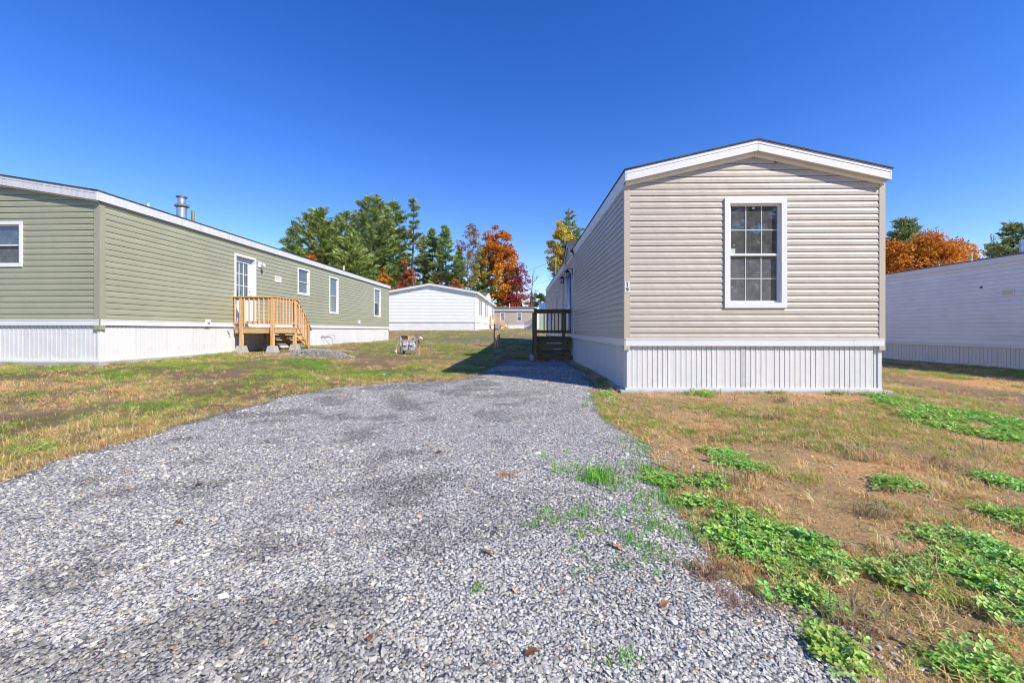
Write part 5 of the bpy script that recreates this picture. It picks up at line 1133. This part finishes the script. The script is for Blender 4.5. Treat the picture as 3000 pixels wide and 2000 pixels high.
def broadleaf(px, top, depth, width, label, seed, cols, cb=.3, leaf=.30, nl=9000, name='maple_tree', bark='bark', bare=0.0, lobes=46, twigs=0, group=None, trunks=1, low=None, rl=.62):
    """crown through an uneven ellipsoid; cols = list of (height fraction, rgb)"""
    r = np.random.default_rng(seed); x, y, zb = base_at(px, depth); H_ = EYE+(HY-top)/FPX*depth-zb; W = abs(width*depth/FPX)
    t = thing(name, label, 'tree', (x, y, zb), group); A = Acc(); cz = H_*(cb+1)/2; rz = H_*(1-cb)/2; rx = W/2
    ends = []
    lim = []
    for q in range(trunks):
        n = 9; Z = np.linspace(0, H_*.80, n); off = r.normal(0, .25 if trunks > 1 else .02, 2); lean = r.normal(0, .06 if trunks > 1 else .02, 2)
        tp = np.stack([off[0]+lean[0]*Z+np.cumsum(r.normal(0, .06, n)), off[1]+lean[1]*Z+np.cumsum(r.normal(0, .06, n)), Z], 1); A.add(*tube_np(tp, (.011*H_+.05)/trunks**.5*(1-.88*Z/Z[-1]), 8)); lim.append(tp)
    cl = []
    while len(cl) < lobes:
        p = r.normal(size=3); p /= np.linalg.norm(p); p *= r.uniform(.25, 1.0)**.5; taper = 1-.25*max(0, p[2])
        cl.append(np.array([p[0]*rx*.86*taper, p[1]*rx*.86*taper, cz+p[2]*rz*.92]))
    cl = np.array(cl)
    for c in cl:
        tp = lim[r.integers(0, trunks)]; zz = np.clip(c[2]-r.uniform(.25, .6)*np.hypot(c[0], c[1])-.3, H_*cb*.5, H_*.78); s0 = np.array([np.interp(zz, tp[:, 2], tp[:, 0]), np.interp(zz, tp[:, 2], tp[:, 1]), zz])
        s = np.linspace(0, 1, 6)[:, None]; mid = r.normal(0, .25, 3)*np.array([1,1,.5]); bp = s0+(c-s0)*s+mid*np.sin(s*np.pi)*1.0; ln = np.linalg.norm(c-s0); A.add(*tube_np(bp, (.018+.013*ln)*(1-.85*s[:, 0]), 4))
        for k in range(twigs):
            d = r.normal(size=3); d[2] = abs(d[2])*1.1+.2; d += (c-s0)/ln*1.2; d /= np.linalg.norm(d); st = bp[r.integers(2, 6)]; tl = r.uniform(.7, 2.0); u = np.linspace(0, 1, 4)[:, None]; A.add(*tube_np(st+d*tl*u+r.normal(0, .06, 3)*u, .016*(1-.8*u[:, 0]), 3))
    v, f = A.get(); put('trunk', v, f, M[bark], t)
    if nl:
        k = r.integers(0, lobes, nl); rad = r.uniform(.7, 1.25, lobes)[k]*rl*(rx/2.6)**.5; p = r.normal(size=(nl, 3)); p /= np.linalg.norm(p, axis=1, keepdims=True); p *= (r.random(nl)**.42)[:, None]
        c = cl[k]+p*rad[:, None]*np.array([1.25,1.25,.85]); fr = np.clip(c[:, 2]/H_, 0, 1); hs_ = np.array([q[0] for q in cols]); cc = np.array([q[1] for q in cols]); fr = fr+r.normal(0, .10, nl)+r.normal(0, .10, lobes)[k]
        base = np.stack([np.interp(fr, hs_, cc[:, i]) for i in range(3)], 1)*r.lognormal(0, .16, (lobes, 1))[k]
        v, f = faces_at(c, leaf, r, 1.15); put('crown', v, f, M['leaf'], t, {'col': ('FLOAT_COLOR', 'POINT', colr(nl, base, r, .2, .08))})
    return t
GT = 'needle trees'
pine(858, 669, 78, 3.6, 'small dark pine rising behind the sage green roof', 11, cb=.1, tone=(0.196,0.293,0.129))
pine(936, 622, 66, 6.2, 'wide layered pine beside the smaller dark pine', 12, cb=.12, tone=(0.271,0.338,0.085))
pine(1003, 630, 74, 5.4, 'bushy pine between the wide pine and the tallest pine', 13, cb=.1, tone=(0.264,0.331,0.098))
pine(1085, 579, 68, 5.6, 'tallest broad pine with the highest crown of the wood', 14, cb=.14, tone=(0.255,0.331,0.105))
pine(1152, 592, 72, 4.4, 'dense pine pressed against the tallest pine', 15, cb=.16, tone=(0.264,0.338,0.089))
pine(1030, 700, 62, 4.2, 'lower pine in front of the tallest pine', 16, cb=.05, tone=(0.289,0.359,0.098))
pine(1214, 586, 70, 2.6, 'thin ragged pine with a bare grey trunk', 17, cb=.50, dens=.62, shape='ragged', tone=(0.220,0.276,0.098), name='thin_pine_tree')
pine(1236, 694, 80, 3.0, 'short hazy pine right of the ragged pine trunk', 18, cb=.1, dens=.8, shape='narrow', tone=(0.264,0.331,0.114))
pine(1266, 672, 76, 2.9, 'narrow spruce-like pine, first of a slim pair', 19, cb=.12, dens=.85, shape='narrow', tone=(0.242,0.331,0.114))
pine(1308, 665, 74, 3.1, 'narrow pine, denser one of the slim pair', 20, cb=.12, dens=.9, shape='narrow', tone=(0.255,0.349,0.106))
pine(1345, 738, 84, 2.6, 'dark low pine behind the bare yellowing tree', 21, cb=.1, dens=.9, shape='narrow', tone=(0.220,0.311,0.098))
pine(1408, 742, 82, 3.0, 'green pine tucked behind the tall orange oak', 22, cb=.1, dens=.9, shape='narrow', tone=(0.264,0.349,0.098))
pine(1178, 730, 84, 3.2, 'dark pine filling the gap above the rust red maple', 23, cb=.06, dens=.9, tone=(0.196,0.264,0.085))
pine(1582, 866, 105, 3.6, 'small round pine showing above the tan home roof', 24, cb=.05, tone=(0.307,0.404,0.114))
pine(1664, 614, 100, 4.6, 'pine standing behind the yellow-green tree', 25, cb=.2, tone=(0.242,0.324,0.106))
pine(2655, 646, 60, 3.8, 'pine topping out above the round orange oak', 26, cb=.15, tone=(0.255,0.324,0.114))
pine(2960, 664, 58, 4.4, 'loose pine at the end of the right-hand white roof', 27, cb=.1, dens=.75, tone=(0.264,0.324,0.114))
pine(3040, 640, 56, 4.0, 'tall loose pine beside the right-hand roof vent', 28, cb=.1, dens=.8, tone=(0.242,0.302,0.106))
pine(2905, 700, 70, 2.6, 'thin grey-green pine between oak and loose pine', 29, cb=.2, dens=.5, shape='ragged', tone=(0.264,0.293,0.145))
pine(966, 652, 82, 4.8, 'pale pine filling in behind the wide layered pine', 101, cb=.1, tone=(0.25,0.35,0.12))
pine(1118, 600, 84, 5.0, 'pale pine filling in behind the tallest pine', 102, cb=.1, tone=(0.24,0.33,0.12))
pine(1050, 640, 86, 5.2, 'pale pine behind the bushy pine and the tallest pine', 103, cb=.1, tone=(0.25,0.34,0.13))
OR, YE, RU, RE = (.62,.20,.025), (.66,.34,.035), (.45,.13,.045), (.5,.03,.027)
broadleaf(1456, 651, 84, 140, 'tall orange oak with golden lower leaves and crooked grey trunk', 31, [(0,YE),(.45,(.64,.31,.03)),(.7,(.58,.21,.04)),(1,(.50,.17,.04))], cb=.12, nl=20000, name='oak_tree', leaf=.34, lobes=150, rl=.6)
broadleaf(1516, 758, 82, 92, 'crimson maple beside the tall orange oak', 32, [(0,(.55,.14,.04)),(.3,(.46,.06,.04)),(1,(.27,.055,.06))], cb=.12, nl=3600, leaf=.28, lobes=80, twigs=3, rl=.55)
broadleaf(1492, 800, 86, 70, 'orange red maple filling in below the crimson maple', 33, [(0,(.52,.16,.02)),(1,(.48,.08,.02))], cb=.1, nl=3600, leaf=.28, lobes=30)
broadleaf(1552, 762, 88, 78, 'bare grey twiggy tree right of the crimson maple', 34, [(0,OR)], cb=.2, nl=0, name='bare_tree', lobes=26, twigs=9)
broadleaf(1376, 632, 70, 92, 'thin grey tree with sparse yellow-green leaves', 35, [(0,(.30,.27,.05)),(.6,(.27,.24,.06)),(1,(.34,.17,.04))], cb=.28, nl=2600, leaf=.26, name='birch_tree', bark='birch', lobes=52, twigs=7, trunks=2)
broadleaf(1124, 776, 56, 66, 'golden orange bushy maple below the pines', 36, [(0,YE),(.6,(.55,.22,.02)),(1,(.50,.24,.03))], cb=.12, nl=5200, leaf=.22, lobes=55, rl=.42)
broadleaf(1196, 748, 58, 74, 'rust red maple next to the ragged pine trunk', 37, [(0,(.46,.14,.03)),(.5,RU),(1,(.40,.14,.07))], cb=.14, nl=5200, leaf=.21, lobes=64, twigs=2, rl=.40)
broadleaf(1160, 822, 54, 110, 'low scarlet and orange brush behind the white roof', 38, [(0,(.45,.13,.02)),(1,(.42,.09,.03))], cb=.05, nl=3200, leaf=.26, lobes=26, name='maple_shrub')
broadleaf(1340, 806, 66, 60, 'small orange sapling below the slim pines', 39, [(0,OR),(1,(.48,.17,.03))], cb=.2, nl=1300, leaf=.24, lobes=18, name='maple_sapling')
broadleaf(902, 738, 62, 90, 'orange maple just showing over the sage green roof', 40, [(0,OR),(1,(.52,.17,.02))], cb=.15, nl=2600, leaf=.28, lobes=24)
broadleaf(1646, 630, 92, 100, 'yellow-green tree rising beside the beige home roof', 41, [(0,(.24,.25,.04)),(.6,(.54,.42,.06)),(1,(.58,.45,.07))], cb=.38, nl=8500, leaf=.36, name='ash_tree', lobes=90, twigs=1, rl=.62)
broadleaf(1622, 770, 90, 70, 'bare thin sapling near the utility pole', 42, [(0,OR)], cb=.2, nl=0, name='bare_tree', lobes=16, twigs=6)
broadleaf(1284, 790, 72, 60, 'bare grey tree stem among the slim pines', 44, [(0,OR)], cb=.25, nl=120, name='bare_tree', bark='birch', lobes=18, twigs=5)
broadleaf(2690, 664, 46, 330, 'round bright orange oak behind the right-hand white home', 43, [(0,(.66,.34,.03)),(.5,(.64,.28,.03)),(1,(.56,.19,.03))], cb=.12, nl=36000, leaf=.22, name='oak_tree', lobes=230, rl=.55)
broadleaf(2860, 712, 44, 90, 'orange oak limb end thinning beside the loose pine', 45, [(0,(.55,.22,.02)),(1,(.48,.15,.02))], cb=.3, nl=2200, leaf=.25, name='oak_sapling', lobes=24, twigs=2)
# trees across the street, behind the photographer (they show mirrored in the window panes)
for k, (px, dp, tp, wd_) in enumerate(((360,-30,1640,420),(560,-34,1580,400),(760,-38,1520,380),(150,-33,1600,430),(950,-40,1480,360),(1200,-42,1500,360),(-150,-36,1560,430))):
    broadleaf(px, tp, dp, wd_, ('thin-leaved tree across the street, first of the row from the drive', 'brown-leaved tree across the street next to the bare one at the row end', 'bare tree across the street between two brown-leaved trees', 'brown-leaved tree across the street at the far end of the row', 'slim bare tree across the street opposite the green home', 'slim brown-leaved tree across the street opposite the lawn', 'widest bare tree across the street beyond the others')[k], 60+k, [(0,(.20,.13,.06)),(1,(.24,.15,.06))], cb=.25, nl=3200+1800*(k % 2), leaf=.4, name='street_tree', lobes=60, twigs=4, group='trees across the street')
# distant wood that closes the view between the nearer trunks
def backdrop_wood():
    r = np.random.default_rng(77); c, col = [], []
    A = Acc()
    for i in range(150):
        y = r.uniform(92, 125); px = r.uniform(820, 1560) if i < 105 else r.uniform(2540, 3400); 
        x = (px-CX)/FPX*y; zb = float(gz(np.array([x]), np.array([y]))[0]); top = (r.uniform(6.5, 13) if px < 1420 else r.uniform(4, 6.5)); con = r.random() < .55; n = 260
        zz = r.random(n)**1.1; rad = (1-zz)*(2.3 if con else 2.6)*(1 if con else np.sin(np.clip(zz+.15, 0, 1)*3.0)+.35)*r.random(n)**.5; a = r.uniform(0, 6.28, n)
        c.append(np.stack([x+rad*np.cos(a), y+rad*np.sin(a), zb+.4+zz*top], 1)); base = np.array([(.05,.078,.032), (.062,.085,.03)][i % 2]) if con else np.array([(.42,.15,.03), (.36,.22,.04), (.30,.12,.05), (.20,.18,.06)][r.integers(0, 4)]); col.append(np.repeat(base[None]*r.uniform(.8, 1.2), n, 0))
        A.add(*tube_np([(x, y, zb-.2), (x+.1, y, zb+top*.85)], [.13, .03], 5))
    c = np.concatenate(c); v, f = faces_at(c, .62, r, 1.2); vt, ft = A.get(); cc = colr(len(c), np.concatenate(col), r, .25, .1)
    vt_c = np.tile([.10,.08,.06,1], (len(vt), 1)); me = np_mesh('distant_wood', np.concatenate([v, vt]), np.concatenate([f, ft+len(v)]), M['leaf'], {'col': ('FLOAT_COLOR', 'POINT', np.concatenate([cc, vt_c]))})
    o = bpy.data.objects.new('distant_wood', me); COL.objects.link(o); tagit(o, 'far mixed autumn wood closing the view behind the trees', 'wood', kind='stuff')
backdrop_wood()

# ------------------------------------------------------------------ utility poles and wires
def pole(px, top, depth, label, arms=True):
    x, y, zb = base_at(px, depth); zt = EYE+(HY-top)/FPX*depth; t = thing('utility_pole', label, 'utility pole', (x, y, zb)); mb = MB(); mb.tube([(x, y, zb-.3), (x, y, zt)], [.17, .12], 12); mb.build('pole_shaft', M['polewood'], t)
    mb = MB(); mb.tube([(x-.12, y-.12, zt-.9), (x+.12, y-.12, zt-.9)], .03, 8); mb.build('wire_bracket', M['galv'], t); return x, y, zt
pa = pole(1627, 762, 56, 'weathered wooden pole by the yellow-green tree')
pb = pole(565, 617, 34, 'mossy wooden pole top showing over the sage green roof')
for (dz, lb) in ((-.05, 'upper overhead wire running from the wooden pole past the maples'), (-2.4, 'middle overhead wire running from the wooden pole past the maples'), (-4.0, 'lowest overhead wire running from the wooden pole past the maples')):
    n = 14; A_ = Vector((pa[0], pa[1], pa[2]+dz)); B_ = Vector((-14.0, 92.0, 10.6+dz*.8)); mb = MB()
    mb.tube([A_.lerp(B_, i/n)+Vector((0, 0, -1.1*math.sin(math.pi*i/n))) for i in range(n+1)], .018, 5); o = mb.build('overhead_wire', M['boxgrey']); tagit(o, lb, 'wire', 'wires strung from the pole')

# ------------------------------------------------------------------ small ground things
def rosette(px, py, label):
    gx, gy = G(px, py); gzv = gzs(gx, gy); t = thing('weed_plant', label, 'weed', (gx, gy, gzv)); r = random.Random(px)
    for k in range(15):
        a = k*2.4+r.uniform(-.2, .2); L_ = r.uniform(.07, .13); up = r.uniform(.35, .95); w = .007; ca, sa = math.cos(a), math.sin(a); V = []; F = []
        for i, (s, ww) in enumerate(((.05, .4), (.35, 1), (.7, .8), (1, .05))):
            rr = L_*s*math.cos(up*(1-.3*s)); zz = L_*s*math.sin(up*(1-.45*s)); V += [(gx+ca*rr-sa*w*ww, gy+sa*rr+ca*w*ww, gzv+zz), (gx+ca*rr, gy+sa*rr, gzv+zz-.002*ww), (gx+ca*rr+sa*w*ww, gy+sa*rr-ca*w*ww, gzv+zz)]
        for i in range(3):
            for q in range(2): F.append((3*i+q, 3*i+q+1, 3*i+q+4, 3*i+q+3))
        mb = MB(); mb.add(V, F); mb.build('leaf', M['weedleaf'], t)
M['weedleaf'] = surf('weed_leaf', (.17,.27,.08), .5, var=.15, bump=0)
rosette(2652, 1632, 'spiky green rosette weed on bare sandy soil'); 
M['deadleaf'] = surf('dead_leaf', (.26,.12,.05), .7, var=.3, bump=0, objvar=.25); M['orangeleaf'] = surf('orange_dead_leaf', (.50,.20,.07), .7, var=.2, bump=0, objvar=.2)
def leaf_mesh(r):
    V, F = [], []; n = 7
    for i in range(n):
        s = i/(n-1); w = math.sin(math.pi*min(1, s*.93+.05))*.34*(1+.35*((i % 2)*2-1)*(0 < i < n-1)); c = .10*math.sin(s*3+r.random()); V += [(s-.5, -w, c+.14*abs(w)), (s-.5, 0, c), (s-.5, w, c+.16*abs(w)*r.uniform(.4, 1.6))]
    for i in range(n-1):
        for q in range(2): F.append((3*i+q, 3*i+q+1, 3*i+q+4, 3*i+q+3))
    me = bpy.data.meshes.new('fallen_leaf'); me.from_pydata(V, [], F); return me
_rl = random.Random(9); LM = [leaf_mesh(_rl) for _ in range(4)]
for m in LM: m.materials.append(M['deadleaf'])
LM2 = [m.copy() for m in LM]
for m in LM2: m.materials[0] = M['orangeleaf']
for (px, py, s, om, lb) in ((1288,1338,.07,0,'curled red-brown fallen leaf alone on the open gravel'),(1217,1422,.055,0,'dark brown curled leaf lying on pale gravel'),(524,1552,.05,0,'dark dead leaf on the gravel nearest the drive edge'),(585,1435,.055,0,'small dark leaf between gravel stones on the lane side'),(1428,1640,.05,0,'brown leaf chip among loose grey stones'),
        (2768,1588,.085,1,'large orange leaf caught in the clover by bare soil'),(2460,1738,.06,1,'tan fallen leaf on sandy soil between clover patches'),(1555,1945,.055,0,'russet leaf standing on edge in coarse gravel'),(1810,1625,.05,1,'pale orange leaf beside grass sprouts in gravel'),(1790,1617,.05,0,'reddish leaf beside grass sprouts in gravel'),(1945,1800,.05,1,'orange leaf where gravel meets dry stalks'),(1085,1900,.05,1,'rusty leaf fragment in the middle of the gravel')):
    gx, gy = G(px, py); zz = max(gzs(gx, gy), float(gravel_z(np.array([gx]), np.array([gy]))[0]) if px < 2100 else -9)+.012; o = bpy.data.objects.new('fallen_leaf', (LM2 if om else LM)[px % 4]); COL.objects.link(o); o.location = (gx, gy, zz); o.scale = (s,)*3
    o.rotation_euler = (_rl.uniform(-.3, .3), _rl.uniform(-.3, .3), _rl.uniform(0, 6)); tagit(o, lb, 'leaf')
HOME_FEET = ((beige, 'front', 4.1), (beige, 'side', 6.5), (green, 'side', 17.5), (green, 'front', 3.0), (rw, 'side', 20.0))
add_grass()
scene.cycles.max_bounces = 6; scene.cycles.diffuse_bounces = 3; scene.cycles.glossy_bounces = 3; scene.cycles.transmission_bounces = 3
